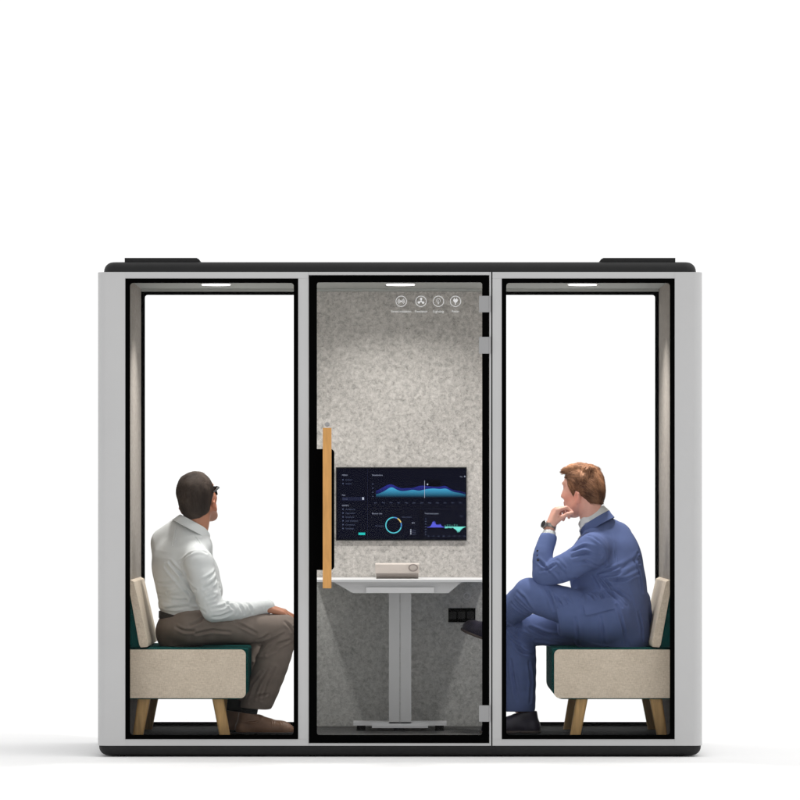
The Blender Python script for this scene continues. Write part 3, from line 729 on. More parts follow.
# ================================================================== people
def V3(*a): return Vector(a)
def frame(f, roll_to=None, roll=0.):
    f = Vector(f).normalized(); l = Vector((0, 0, 1)).cross(f).normalized(); u = f.cross(l)
    if roll:
        c, s_ = math.cos(roll), math.sin(roll); l, u = l*c+u*s_, u*c-l*s_
    return np.array([[f[i], l[i], u[i]] for i in range(3)])
class Head:
    def __init__(s, C, f, roll=0., k=1.): s.C = Vector(C); s.R = frame(f, roll=roll); s.k = k
    def p(s, f, l, u): return s.C + Vector(s.R @ np.array([f, l, u]))*s.k
    def loc(s, co): return (co-np.array(s.C)) @ s.R / s.k
    def build(s, F):
        k = s.k; E = lambda c, r, kk=.02, op='u': F.ell(s.p(*c), [x*k for x in r], s.R, kk, op)
        Cn = lambda a, b, ra, rb, kk=.012, op='u', flat=None: F.cone(s.p(*a), s.p(*b), ra*k, rb*k, kk, op, flat)
        E((0, 0, .035), (.098, .077, .088)); E((.036, 0, -.042), (.064, .058, .080), .03)
        Cn((.070, -.012, -.108), (.070, .012, -.108), .020, .020, .03)
        for q in (-1, 1):
            Cn((-.012, q*.058, -.050), (.055, q*.028, -.104), .016, .016, .025)
            E((.066, q*.043, -.022), (.026, .018, .020), .025)                        # cheekbone
            Cn((.090, q*.012, .034), (.080, q*.050, .034), .010, .009, .015)          # brow
            E((.104, q*.031, .012), (.018, .019, .013), .014, 's')                    # eye socket
            E((.080, q*.031, .011), (.0125, .0135, .0115), .003)                      # eyeball
            Cn((.0905, q*.020, .020), (.0855, q*.043, .018), .0036, .0036, .004)      # upper lid
            Cn((.1, q*.010, -.026), (.094, q*.012, -.028), .009, .008, .008)          # nostril wing
            # ear: rim, bowl, lobe
            ec = (-.008, q*.080, -.038)
            E(ec, (.018, .008, .027), .006); E((ec[0]+.003, q*.089, -.033), (.009, .007, .014), .005, 's')
            Cn((ec[0]+.004, q*.078, -.065), (ec[0]+.001, q*.078, -.059), .007, .008, .006)
            Cn((ec[0]-.014, q*.089, -.024), (ec[0]-.012, q*.085, -.050), .0048, .0044, .004); Cn((ec[0]-.014, q*.089, -.024), (ec[0]+.004, q*.084, -.012), .0048, .0044, .004)
        Cn((.092, 0, .026), (.112, 0, -.022), .010, .013, .014)
        Cn((.096, -.018, -.057), (.096, .018, -.057), .0065, .0065, .008); Cn((.094, -.015, -.067), (.094, .015, -.067), .0075, .0075, .008)
        Cn((.104, -.02, -.0615), (.104, .02, -.0615), .003, .003, .004, 's')
        return s
    def colours(s, skin, lip, stubble=None, brow=(.05, .03, .02)):
        skin = np.array(skin[:3]); lip = np.array(lip[:3])
        def fn(co):
            q = s.loc(co); f, l, u = q[:, 0], q[:, 1], q[:, 2]; c = np.tile(skin, (len(co), 1))
            def mix(c, w, t): w = np.clip(w, 0, 1)[:, None]; return c*(1-w)+np.array(t)*w
            head = (np.abs(f) < .16) & (np.abs(l) < .12) & (np.abs(u) < .16)
            g = lambda F, Lq, U, a, b, e: np.exp(-((f-F)/a)**2-((np.abs(l)-Lq)/b)**2-((u-U)/e)**2)*head
            c = mix(c, .5*g(.06, .045, -.03, .05, .03, .03), skin*np.array([1.1, .80, .76]))
            c = mix(c, .6*g(-.008, .085, -.036, .03, .02, .04), skin*np.array([1.08, .72, .66]))
            c = mix(c, .75*g(-.004, .089, -.033, .008, .007, .012), skin*np.array([.55, .36, .32]))  # bowl of the ear: its shade painted into the skin colour
            if stubble is not None: c = mix(c, stubble*np.clip((-.035-u)/.02, 0, 1)*np.clip((f+.02)/.03, 0, 1)*head*(u > -.14), skin*.55)
            c = mix(c, .85*g(.1, .0, -.062, .02, .024, .009), lip)
            c = mix(c, 1.6*g(.086, .031, .035, .02, .020, .006), brow)
            ey = g(.091, .031, .011, .008, .014, .0085); c = mix(c, (ey > .45)*1., (.7, .68, .66)); c = mix(c, (g(.094, .029, .011, .01, .0062, .0062) > .4)*1., (.03, .025, .02))
            return c
        return fn
def hand(F, wrist, d, n, t, curl, thumb, k=1., sp=.06, r0=.0092):
    """palm, four fingers bent at three joints and a thumb; d towards the knuckles, n the back of the hand, t towards the thumb"""
    d = Vector(d).normalized(); n = Vector(n); n = (n-d*n.dot(d)).normalized(); tt = d.cross(n); t = tt if tt.dot(Vector(t)) > 0 else -tt
    w = Vector(wrist); offs = (.030, .010, -.010, -.029); ln = ((.043, .027, .021), (.047, .030, .022), (.043, .028, .021), (.034, .021, .019))
    rad = (1., 1.03, .98, .86)
    for i in range(4):
        kn = w + d*(.088-.004*abs(i-1))*k + t*offs[i]*k - n*(.003*abs(i-1.2))*k
        F.cone(w+t*offs[i]*.55*k+d*.008*k, kn-d*.006*k, .017*k, .0125*k, .012, 'u')
        p = kn; a = 0.; dd = (d+t*(1.5-i)*sp).normalized(); rr = r0*rad[i]*k
        for j in range(3):
            a += math.radians(curl[i][j]); q = p + (dd*math.cos(a)-n*math.sin(a))*ln[i][j]*k
            F.cone(p, q, rr*(1.06 if j == 0 else 1.), rr*.93, .004 if j else .007, 'u'); p = q; rr *= .92
    b = w + d*.022*k + t*.020*k - n*.006*k
    for j, (lg, (td, ts, tn)) in enumerate(zip((.044, .033, .026), thumb)):
        q = b + (d*td+t*ts-n*tn).normalized()*lg*k
        F.cone(b, q, (.0165, .0112, .0100)[j]*k, (.0112, .0100, .0085)[j]*k, .010 if j == 0 else .004, 'u'); b = q
def hairstrips(me, head, ca, cb, n, seed, comb, length, lift, width=.0013, dark=None):
    """short tapered strands lying over the hair surface, added to its mesh, each with its own tone"""
    ca, cb = np.array(ca[:3]), np.array(cb[:3]); r = random.Random(seed); me.update(); bm = bmesh.new(); bm.from_mesh(me); bm.faces.ensure_lookup_table()
    lay = bm.verts.layers.float_color.new('Col'); tone = waves(seed, 6, 60, 1.)
    def shade(co, k):
        c = ca*(1-k)+cb*k
        if dark is not None: z = head.loc(np.array([co]))[0][2]; w = min(1., max(0., (dark-z)/.045)); c = c*(1-.55*w)
        return (*c, 1)
    for v in bm.verts: v[lay] = shade(v.co, .22)
    fs = [f for f in bm.faces]; areas = np.array([f.calc_area() for f in fs]); pick = np.random.default_rng(seed).choice(len(fs), n, p=areas/areas.sum())
    data = [(fs[i].calc_center_median().copy(), fs[i].normal.copy()) for i in pick]; tn = tone(np.array([d[0] for d in data]))
    for (c, nn), tv_ in zip(data, tn):
        q = head.loc(np.array([c]))[0]; dl = Vector(head.R @ np.array(comb(q, r))); dl = (dl-nn*dl.dot(nn))
        if dl.length < 1e-4: continue
        dl.normalize(); s_ = dl.cross(nn); ll = length*r.uniform(.6, 1.3); w = width*r.uniform(.7, 1.3); up = lift*r.uniform(.2, 1.4); jig = r.uniform(-.3, .3)
        p0 = c+nn*.0002; p1 = p0+dl*ll*.5+s_*jig*ll*.2+nn*(up*.9); p2 = p0+dl*ll+s_*jig*ll*.6+nn*up*.6
        vs = [bm.verts.new(x) for x in (p0-s_*w/2, p0+s_*w/2, p1-s_*w/2, p1+s_*w/2, p2)]
        k = min(1, max(0, .45+.28*tv_+r.uniform(-.25, .25))); cc = shade(c, k)
        for v in vs: v[lay] = cc
        bm.faces.new((vs[0], vs[1], vs[3], vs[2])); bm.faces.new((vs[2], vs[3], vs[4]))
    bm.to_mesh(me); bm.free()
def softmesh(F, step, name, material, parent, it=1, col=None, after=None):
    me = F.mesh(step, name); relax(me, it)
    if getattr(F, 'folds', None) or getattr(F, 'wave', None): F.drape(me)
    if col: paint(me, col)
    if after: after(me)
    return link(name, me, material, parent, 180)
def shoe(parent, heel, toe, top, material, solemat, zfl, width=.046, seams=()):
    """leather shoe: heel, instep, toe box; welt and sole"""
    heel = Vector(heel); toe = Vector(toe); d = (toe-heel); ln = d.length; d = d/ln; s_ = Vector((0, 0, 1)).cross(d).normalized(); u = d.cross(s_)
    pt = lambda a, z, l=0: heel + d*(a*ln) + u*z + s_*l
    def base():
        F = Field(); fl = (tuple(u), .95)
        F.chain([pt(.13, .032), pt(.34, .030), pt(.60, .028), pt(.80, .026), pt(.905, .021)], [.034, .033, .040, .039, .026], .02)
        F.cone(pt(.14, .030), pt(.21, .098), .036, .038, .02); F.cone(pt(.21, .092), pt(.52, .046), .034, .032, .03)
        return F
    nrm = tuple(-u); off = -float(u.dot(heel))
    F = base(); F.half(nrm, off-.008, .004); F.half(tuple((u+d*.12).normalized()), float((u+d*.12).normalized().dot(pt(.16, .104))), .004)
    F.cone(pt(.21, .14), pt(.23, .097), .034, .031, .006, 's')
    for a in (.36, .44, .52): 
        F.cone(pt(a, .085-.055*(a-.3), -.018), pt(a+.01, .085-.055*(a-.3), .018), .003, .003, .004)
    for sm in seams: F.crease(sm, r=.0034)
    sh = softmesh(F, .0026, 'shoe', material, parent, 1)
    G = Field(); fl = (tuple(u), .3)
    G.chain([pt(.13, .010), pt(.34, .010), pt(.60, .010), pt(.80, .010), pt(.905, .010)], [.041, .037, .046, .044, .032], .02, 'u', None)
    G.half(nrm, off-.0015, .002); G.half(tuple(u), -off+.013, .002)
    G.cone(pt(.38, -.002, -.06), pt(.38, -.002, .06), .008, .008, .004, 's')
    softmesh(G, .003, 'sole', solemat, sh, 1)
    return sh
def collar(name, material, parent, c0, ax, front, rf, rs, stand, leaf, flare, gap, tip, drop, thick=.003, open_=0.):
    """standing band folded over into a leaf with two points at the front"""
    ax = Vector(ax).normalized(); e1 = Vector(front); e1 = (e1-ax*e1.dot(ax)).normalized(); e2 = ax.cross(e1); n = 56
    bm = bmesh.new(); rows = []
    for i in range(n+1):
        th = gap+(2*math.pi-2*gap)*i/n; d = e1*math.cos(th)*rf+e2*math.sin(th)*rs; dn = d.normalized(); edge = min(i, n-i)/n
        dr = -drop*max(0, math.cos(th))**1.5; tp = tip*math.exp(-(edge/.085)**2); fr = max(0, math.cos(th))
        rows.append([bm.verts.new(c0+d*k+dn*o+ax*(dr+z)) for k, o, z in ((.97, -.001, -stand), (.985, 0, -stand*.4), (1, 0, -.003), (1, .0025, 0), (1, .006, -.003), (1, flare*.55, -leaf*.45-tp*.4), (1, flare+.010*fr, -leaf-tp))])
    for i in range(n):
        for j in range(6): bm.faces.new((rows[i][j], rows[i][j+1], rows[i+1][j+1], rows[i+1][j]))
    bmesh.ops.recalc_face_normals(bm, faces=bm.faces)
    bmesh.ops.solidify(bm, geom=bm.faces[:], thickness=thick)
    return fin(bm, name, material, parent, 60)
M_skinA = attrmat('tanned_skin', .5, .35, .12, (220., .15), 40., .06)
M_skinB = attrmat('fair_skin', .5, .35, .12, (220., .15), 40., .06)
M_hairA = attrmat('dark_brown_hair', .7, .12, 0., None, 90., .12)
M_hairB = attrmat('ginger_hair', .6, .2, 0., None, 90., .12)
M_shirt = mat('white_shirt_cotton', srgb(212, 215, 215)[:3], rough=.85, spec=.15, noise=12., var=.03, bump=(700., .12, .0006))
M_trs = mat('taupe_trouser_wool', srgb(126, 115, 107)[:3], rough=.9, spec=.12, noise=30., var=.07, bump=(800., .2, .0006))
M_suit = mat('blue_suit_wool', srgb(92, 107, 152)[:3], rough=.85, spec=.12, noise=26., var=.05, bump=(900., .08, .0004))
M_belt = mat('black_belt_leather', (.012, .011, .011), rough=.5)
M_shoeA = mat('brown_leather', srgb(122, 92, 72)[:3], rough=.45, spec=.4, noise=22., var=.22, bump=(260., .2, .0006))
M_shoeB = mat('navy_black_leather', srgb(50, 46, 60)[:3], rough=.4, spec=.4, noise=22., var=.2, bump=(260., .2, .0006))
M_soleA = mat('dark_sole', (.010, .009, .008), rough=.7); M_soleB = mat('brown_sole', (.085, .065, .058), rough=.7)
M_sockA = mat('black_sock', (.010, .010, .011), rough=.95, bump=(500., .4, .001)); M_sockB = mat('maroon_sock', srgb(74, 56, 62)[:3], rough=.95, bump=(500., .4, .001))
M_wmetal = mat('watch_steel', (.30, .28, .26), rough=.3, metal=.8); M_wface = mat('watch_face', (.02, .02, .022), rough=.25)
M_lens = mat('dark_lens', (.004, .004, .005), rough=.2, spec=.4)

# ------------------------------------------------------------------ man in the white shirt, facing right
def left_man():
    t = thing('person', 'seated man in white shirt and taupe trousers looking away with hand on knee', 'person', tuple(P(235, 733, .6)), None)
    an = math.radians(27); lat = (math.sin(an), -math.cos(an), 0)
    Y = .62; NE = .44
    H = Head(P(197.3, 499, .63), (math.cos(math.radians(68))*.95, math.sin(math.radians(68))*.95, .31), roll=-.15, k=1.04)
    TC = [P(187, 618, Y), P(186, 602, Y), P(183, 577, Y), P(183, 555, Y), P(188, 540, Y)]; TR = [.108, .119, .128, .114, .062]
    shN, shF = P(199, 563, NE), P(168, 544, .79)
    elN, wrN = P(213.5, 610, .40), P(266, 607, .47)
    elF, wrF = P(208, 612, .87), P(248, 620, .80)
    # shirt
    def shirt_field(g=0.):
        F = Field()
        F.chain(TC, [r+g for r in TR], .03, 'u', (lat, 1.22))
        F.cone(P(191, 543, Y), shN, .044+g, .060+g, .05); F.cone(P(187, 534, Y), shF, .052+g, .066+g, .05)
        F.ell(P(166, 562, .70), (.064+g, .10, .100+g), None, .05)
        return F
    S_ = shirt_field()
    S_.ell(P(204, 578, .66), (.075, .11, .11), None, .05)                                  # chest and belly front
    S_.ell(P(207, 592, .66), (.074, .11, .070), None, .04)
    S_.ell(P(178, 606, Y), (.092, .130, .036), None, .02)                                 # shirt bulging over the belt
    S_.chain([shN, P(204, 582, .415), elN], [.064, .062, .055], .03)
    S_.chain([elN, P(238, 611, .43), P(263, 607.2, .468)], [.054, .043, .031], .012)
    S_.cone(P(260, 607.4, .465), P(267.5, 606.8, .471), .0335, .0335, .004)
    S_.chain([shF, elF], [.068, .052], .03); S_.chain([elF, wrF], [.05, .034], .012)
    S_.cone(P(179, 528.5, .66), P(166, 542, .72), .052, .066, .05); S_.ell(P(201, 546, .62), (.052, .085, .060), None, .04)
    S_.cone(P(192, 540, .63), P(200, 505, .63), .056, .060, .006, 's')
    q = P(197, 505, .63)
    cr = lambda *a, **k: S_.crease(a, **k)
    # folds: waist, back of the arm, elbow, sleeve
    for a in (((158, 600), (174, 601), (195, 609)), ((155, 592), (167, 593), (184, 588)), ((163, 613), (178, 613), (197, 609)), ((160, 606), (172, 608), (188, 607)), ((165, 566), (176, 579), (191, 596), (205, 612)), ((170, 562), (182, 574), (196, 590)), ((175, 600), (186, 600), (199, 604)), ((158, 583), (168, 584), (178, 581)),
              ((212, 609), (223, 607), (232, 602)), ((213, 617), (222, 616), (232, 612)), ((204, 588), (211, 585), (216, 579)), ((203, 581), (210, 577), (215, 571)), ((207, 598), (214, 594), (220, 588)), ((237, 603), (241, 608), (244, 614)), ((246, 603), (250, 608), (252, 613)), ((224, 602), (231, 606), (236, 613)), ((181, 562), (190, 554), (206, 553)), ((183, 562), (187, 575), (194, 590))): cr(*a, r=.0085)
    for a in (((208, 604), (216, 601), (225, 597)), ((159, 596), (173, 597), (190, 600)), ((164, 609), (178, 609), (195, 606)), ((206, 593), (213, 589), (219, 583)), ((168, 563), (179, 576), (193, 593))): cr(*a, r=.008, op='u')
    cr((178, 519), (176, 530), (173, 545), r=.004); cr((194, 536), (199, 543), (205, 549), r=.004)
    cr((263.2, 602), (263.0, 607), (263.2, 612), r=.003, depth=-.001, k=.003)
    w1, w2 = waves(5, 7, 34, .0010), waves(6, 5, 14, .0020)
    S_.wave = lambda p: w1(p)-np.abs(w2(p))*.8+.001
    shirt = softmesh(S_, .0034, 'shirt', M_shirt, t, 1)
    collar('collar', M_shirt, shirt, P(196.2, 523, .63), (.47, .04, .87), (math.cos(.5), math.sin(.5), 0), .086, .074, .02, .040, .024, .32, .022, .026, .004)
    # belt
    B = Field(); B.chain([P(184, 634, Y), P(185.5, 616, Y), P(185, 602, Y)], [.122, .120, .120], .03, 'u', (lat, 1.24))
    bn = Vector((-.24, 0, -1)).normalized(); bc = P(181, 619.5, Y); B.half(tuple(bn), float(bn.dot(bc))+.019, .002); B.half(tuple(-bn), float(-bn.dot(bc))+.017, .002)
    tr = Field()
    tr.chain([P(181, 633, Y), P(186, 620, Y)], [.116, .109], .03, 'u', (lat, 1.22))
    tr.ell(P(178, 628, Y), (.082, .165, .075), None, .03)
    hipN, knN, heN = P(190, 628, .50), P(283.5, 629.5, .46), P(256, 706, .52)
    tr.chain([hipN, P(236, 627.5, .47), knN], [.084, .073, .069], .03)
    tr.chain([knN, P(272, 664, .49), heN], [.069, .077, .073], .015)
    hipF, knF, heF = P(182, 628, .73), P(272, 630, .80), P(240, 699, .76)
    tr.chain([hipF, P(232, 629, .78), knF], [.084, .076, .068], .03); tr.chain([knF, P(257, 664, .78), heF], [.068, .072, .066], .015)
    zs = P(0, 643.5, .6).z
    tr.half((0, 0, -1), -(zs-.002), .02) if False else None
    hd = (heN-P(272, 664, .49)).normalized(); hd = (hd*.35+Vector((.04, 0, -1))).normalized()
    tr.cone(heN+hd*.302, heN+hd*.34, .30, .30, .004, 's'); hd = (heF-P(257, 664, .78)).normalized(); tr.cone(heF+hd*.303, heF+hd*.34, .30, .30, .004, 's')
    for a in (((262, 648), (272, 640), (284, 634)), ((258, 640), (270, 634)), ((268, 655), (280, 644), (290, 640)), ((228, 620), (243, 626), (256, 633)), ((196, 634), (212, 630), (230, 632)), ((190, 626), (199, 622), (206, 616)), ((252, 664), (262, 656), (276, 650)), ((262, 700), (266, 685), (275, 668)), ((247, 698), (252, 684), (262, 672)), ((250, 703), (258, 696), (268, 694)), ((176, 627), (184, 631), (194, 631)), ((285, 622), (291, 628), (293, 637))): tr.crease(a, r=.0085, depth=-.002, k=.014)
    tr.crease(((196, 618.5), (203, 617), (208, 624)), r=.004, depth=-.001, k=.004)
    for a in (((260, 644), (271, 637), (284, 631)), ((265, 652), (278, 641), (288, 637)), ((255, 700), (260, 686), (270, 669))): tr.crease(a, r=.008, depth=.004, op='u', k=.016)
    w3, w4 = waves(9, 7, 34, .0010), waves(10, 5, 14, .0020)
    tr.wave = lambda p: w3(p)-np.abs(w4(p))*.8+.001
    trs = softmesh(tr, .0036, 'trousers', M_trs, t, 1)
    bl = softmesh(B, .004, 'belt', M_belt, trs, 1)
    # body: head, neck, hands and the hidden limbs in one surface
    F = Field(); H.build(F)
    nb = P(193, 541, .63)
    F.chain([H.p(-.028, 0, -.045), H.p(-.044, 0, -.085), nb], [.056, .053, .060], .03)
    F.chain(TC, [r-.03 for r in TR], .03, 'u', (lat, 1.1)); F.chain([P(181, 630, Y), TC[0]], [.07, .08], .03)
    for s_, e_, w_ in ((shN, elN, wrN), (shF, elF, wrF)): F.cone(nb, s_, .04, .04, .03); F.chain([s_, e_, w_], [.032, .026, .0215], .02)
    for a, b, c in ((hipN, knN, heN), (hipF, knF, heF)): F.chain([P(181, 630, Y), a, b], [.06, .058, .048], .02); F.chain([b, c+Vector((-.015, 0, .03)), c+Vector((-.022, 0, -.04))], [.044, .030, .026], .02)
    hand(F, P(267, 608.2, .471), (1, .10, -.20), (.1, -.15, 1), (0, 1, 0), ((16, 28, 22), (18, 32, 24), (22, 34, 26), (26, 36, 26)), ((.8, .55, .25), (.95, .2, .35), (.95, .1, .4)))
    hand(F, wrF, (1, -.1, -.12), (.1, .1, 1), (0, -1, 0), ((16, 28, 22), (18, 32, 24), (22, 34, 26), (26, 36, 26)), ((.8, .55, .25), (.95, .2, .35), (.95, .1, .4)))
    softmesh(F, .0036, 'body', M_skinA, t, 1, H.colours(srgb(176, 122, 96), srgb(150, 86, 76), .3, (.03, .02, .015)))
    # hair, cropped short
    G = Field(); G.ell(H.p(-.004, 0, .039), (.106, .0855, .093), H.R, .02); G.ell(H.p(-.042, 0, -.022), (.064, .073, .062), H.R, .03); G.ell(H.p(-.058, 0, -.06), (.034, .048, .045), H.R, .02)
    f_, l_, u_ = (Vector(H.R[:, i]) for i in range(3))
    cn = (f_*.93-u_*.62).normalized(); G.half(tuple(cn), float(cn.dot(H.p(.034, 0, .0))), .006)
    for q in (-1,): G.ell(H.p(.004, q*.088, -.048), (.024, .022, .036), H.R, .004, 's')
    G.noise = waves(3, 6, 120, .0012)
    def comb(q, r): return (-.25+.9*q[0]/.1*0-.3, .25*r.uniform(-1, 1), -.9) if q[2] < .07 else (.6, .3*r.uniform(-1, 1)+q[1]*4, -.2)
    softmesh(G, .003, 'hair', M_hairA, t, 1, None, lambda me: hairstrips(me, H, srgb(44, 37, 34), srgb(92, 80, 72), 7000, 5, comb, .014, .0012))
    # sunglasses
    bm = bmesh.new()
    for q in (-1, 1):
        pts = [(.100, .010), (.096, .036), (.084, .058), (.074, .066)]
        for z0, z1 in ((-.018, .024),):
            a = [bm.verts.new(H.p(f, q*l, z0+(.004 if i in (0, 3) else 0))) for i, (f, l) in enumerate(pts)]; b = [bm.verts.new(H.p(f+.003, q*l, z1)) for f, l in pts]
            a2 = [bm.verts.new(H.p(f+.004, q*l*1.03, z0+(.004 if i in (0, 3) else 0))) for i, (f, l) in enumerate(pts)]; b2 = [bm.verts.new(H.p(f+.007, q*l*1.03, z1)) for f, l in pts]
            for i in range(3):
                bm.faces.new((a[i], a[i+1], b[i+1], b[i])); bm.faces.new((a2[i], b2[i], b2[i+1], a2[i+1])); bm.faces.new((a[i], a2[i], a2[i+1], a[i+1])); bm.faces.new((b[i], b[i+1], b2[i+1], b2[i]))
            bm.faces.new((a[0], b[0], b2[0], a2[0])); bm.faces.new((a[3], a2[3], b2[3], b[3]))
    gl = fin(bm, 'sunglasses', M_lens, t, 30)
    for q in (-1, 1):
        bm = bmesh.new(); tube(bm, [H.p(.080, q*.070, .020), H.p(.072, q*.083, .019), H.p(.03, q*.088, .018), H.p(-.005, q*.090, .020)], [.0075, .0065, .0035, .003], 10); fin(bm, 'temple_arm', M_lens, gl, 60)
    bm = bmesh.new(); tube(bm, [H.p(.102, -.012, .016), H.p(.108, 0, .018), H.p(.102, .012, .016)], .0028, 8); fin(bm, 'bridge', M_lens, gl, 60)
    # socks and shoes
    for he, (hx, tx_), yy, lift in ((heN, (235.5, 294), .52, 0), (heF, (221, 279), .765, 0)):
        zfl = zf+.0045 if False else zf+.0005
        h0 = P(hx, 0, yy); t0 = P(tx_, 0, yy-.03)
        bm = bmesh.new(); a = Vector((h0.x+.058, yy-.004, zfl+.05)); tube(bm, [a, a+Vector((.004, 0, .04)), a+Vector((.016, 0, .11))], [.039, .038, .042], 18); fin(bm, 'sock', M_sockA, t, 60)
        shoe(t, (h0.x, yy, zfl), (t0.x, yy-.03, zfl), None, M_shoeA, M_soleA, zfl, seams=(((261, 711), (263, 716), (260, 721), (250, 722.5), (240, 721)), ((270, 718), (273, 722), (273, 727)), ((266, 714), (268, 716), (267, 719)), ((279, 721), (282, 724), (281, 729))) if he is heN else ())
left_man()

# ------------------------------------------------------------------ man in the blue suit, facing left
def right_man():
    t = thing('person', 'seated man in blue suit with crossed legs resting his chin on his hand', 'person', tuple(P(560, 733, .6)), None)
    an = math.radians(24); lat = (-math.sin(an), -math.cos(an), 0)
    Y = .62
    a = math.radians(31)
    H = Head(P(583.5, 490, .60), (-math.cos(a)*.985, math.sin(a)*.985, -.06), roll=.05, k=.985)
    TC = [P(611, 634, Y), P(612, 610, Y), P(611, 582, Y), P(607, 556, Y), P(601, 540, Y)]; TR = [.148, .150, .148, .133, .072]
    shN, shF = P(592, 551, .43), P(616, 538, .80)
    elN, wrN = P(544.5, 575, .42), P(549.5, 529, .50)
    elF, wrF = P(600, 602, .88), P(596, 606, .70)
    J = Field()
    J.chain(TC, TR, .03, 'u', (lat, 1.12))
    J.cone(P(597, 535, Y), shN, .056, .068, .06); J.cone(P(603, 530, Y), shF, .064, .070, .06); J.ell(P(616, 540, .70), (.075, .11, .070), None, .05); J.ell(P(585, 560, .58), (.075, .11, .095), None, .04)
    J.ell(P(622, 560, .66), (.090, .15, .115), None, .05)                                  # rounded back
    J.ell(P(588, 578, .60), (.085, .12, .115), None, .05)                                   # chest
    J.ell(P(603, 620, .52), (.175, .15, .145), None, .09); J.chain([P(618, 585, .56), P(622, 640, .54)], [.13, .135], .06); J.cone(P(608, 620, .475), P(566, 613, .455), .128, .112, .03); J.cone(P(535, 618, .45), P(534, 618, .45), .140, .140, .004, 's')                                  # skirt of the coat over the hip
    J.chain([shN, P(570, 565, .40), elN], [.072, .068, .056], .04)
    J.chain([elN, P(543, 556, .44), P(548, 538.5, .478)], [.053, .046, .041], .012)
    J.chain([shF, elF, wrF], [.072, .054, .042], .03)
    # tail of the coat behind the seat
    J.chain([P(640, 600, .66), P(646, 628, .68), P(650, 630, .70)], [.05, .035, .02], .03)
    for w_ in ((P(548.8, 536.2, .480), .060),):
        dd = (P(549.6, 529, .50)-P(546, 546, .46)).normalized(); J.cone(P(548.2, 536.6, .479), P(548.2, 536.6, .479)+dd*.05, .034, .036, .002, 's')
    J.cone(P(592, 535, .61), P(580, 500, .61), .066, .074, .008, 's')
    for b_ in (((571, 551), (584, 546), (597, 549)), ((572, 557), (585, 553), (600, 557)), ((574, 563), (586, 561), (598, 566)), ((598, 573), (616, 569), (638, 553)), ((601, 577), (620, 574), (640, 563)), ((597, 575), (608, 590), (622, 607)), ((602, 577), (614, 590), (630, 600)), ((593, 577), (601, 593), (606, 610)), ((557, 560), (566, 569), (572, 580)), ((549, 566), (558, 574), (563, 582)), ((541, 571), (549, 569), (556, 564)), ((538, 560), (544, 566), (549, 572)),
               ((574, 578), (580, 594), (584, 611)), ((578, 577), (590, 594), (598, 604)), ((600, 616), (603, 630), (604, 645)), ((575, 618), (578, 632), (580, 645)), ((638, 612), (641, 625), (643, 640)), ((634, 560), (640, 575), (643, 592)), ((610, 580), (626, 580), (640, 573)), ((588, 536), (597, 541), (606, 552), (607, 566))): J.crease(b_, r=.0085)
    for b_ in (((572, 554), (585, 550), (598, 553)), ((599, 575), (618, 571), (638, 558)), ((600, 577), (611, 591), (626, 604)), ((553, 563), (562, 572), (567, 581))): J.crease(b_, r=.008, op='u')
    J.crease(((616.5, 606), (621, 620), (624, 631), (627, 646)), r=.009)            # vent
    J.crease(((605, 516), (613, 540), (617, 566), (617, 590), (616.5, 606)), r=.0035)         # back seam
    w5, w6 = waves(21, 7, 34, .0010), waves(22, 5, 14, .0020)
    J.wave = lambda p: w5(p)-np.abs(w6(p))*.8+.001
    jk = softmesh(J, .0034, 'jacket', M_suit, t, 1)
    fr = (-math.cos(.55), math.sin(.55), 0)
    collar('lapel_collar', M_suit, jk, P(593.2, 519.0, .61), (-.50, .08, .86), fr, .082, .080, .025, .044, .011, .55, .02, .02, .005)
    # pocket flap lying on the coat
    bm = bmesh.new(); qs = [(583.0, 603.5), (613.0, 596.5), (614.6, 608.5), (585.6, 615.6)]
    fl = [J.surf(x, y) for x, y in qs]; m = 8
    grid = [[None]*(m+1) for _ in range(3)]
    for i in range(3):
        for j in range(m+1):
            x = qs[0][0]+(qs[1][0]-qs[0][0])*j/m; y = qs[0][1]+(qs[1][1]-qs[0][1])*j/m; x2 = qs[3][0]+(qs[2][0]-qs[3][0])*j/m; y2q = qs[3][1]+(qs[2][1]-qs[3][1])*j/m
            f_ = i/2; p = J.surf(x+(x2-x)*f_, y+(y2q-y)*f_); grid[i][j] = (bm.verts.new(p+Vector((0, -.005-.007*f_, 0))), bm.verts.new(p+Vector((0, .006, 0))))
    for i in range(2):
        for j in range(m): bm.faces.new((grid[i][j][0], grid[i][j+1][0], grid[i+1][j+1][0], grid[i+1][j][0]))
    for j in range(m): bm.faces.new((grid[2][j][0], grid[2][j+1][0], grid[2][j+1][1], grid[2][j][1])); bm.faces.new((grid[0][j][0], grid[0][j][1], grid[0][j+1][1], grid[0][j+1][0]))
    for i in range(2): bm.faces.new((grid[i][0][0], grid[i+1][0][0], grid[i+1][0][1], grid[i][0][1])); bm.faces.new((grid[i][m][0], grid[i][m][1], grid[i+1][m][1], grid[i+1][m][0]))
    fin(bm, 'pocket_flap', M_suit, jk, 40)
    bm = bmesh.new()
    for i in range(3):
        p = J.surf(537.5+.2*i, 551+i*4.6); tube(bm, [p+Vector((0, -.003, 0)), p+Vector((0, .002, 0))], .0055, 12)
    fin(bm, 'cuff_buttons', M_belt, jk, 40)
    # shirt: collar, front and cuff
    S_ = Field()
    S_.chain([P(591, 541, .62), P(590, 570, .62)], [.066, .08], .02)
    S_.cone(P(590, 540, .61), P(580, 500, .61), .056, .062, .005, 's')
    dd = (P(549.8, 529, .50)-P(546.5, 546, .465)).normalized(); cb = P(548.6, 535, .483)
    S_.cone(cb-dd*.03, cb+dd*.007, .0335, .0320, .006); S_.cone(cb+dd*.004, cb+dd*.05, .028, .028, .003, 's')
    S_.noise = waves(2, 5, 60, .0012)
    shirt = softmesh(S_, .0036, 'shirt', M_shirt, t, 1)
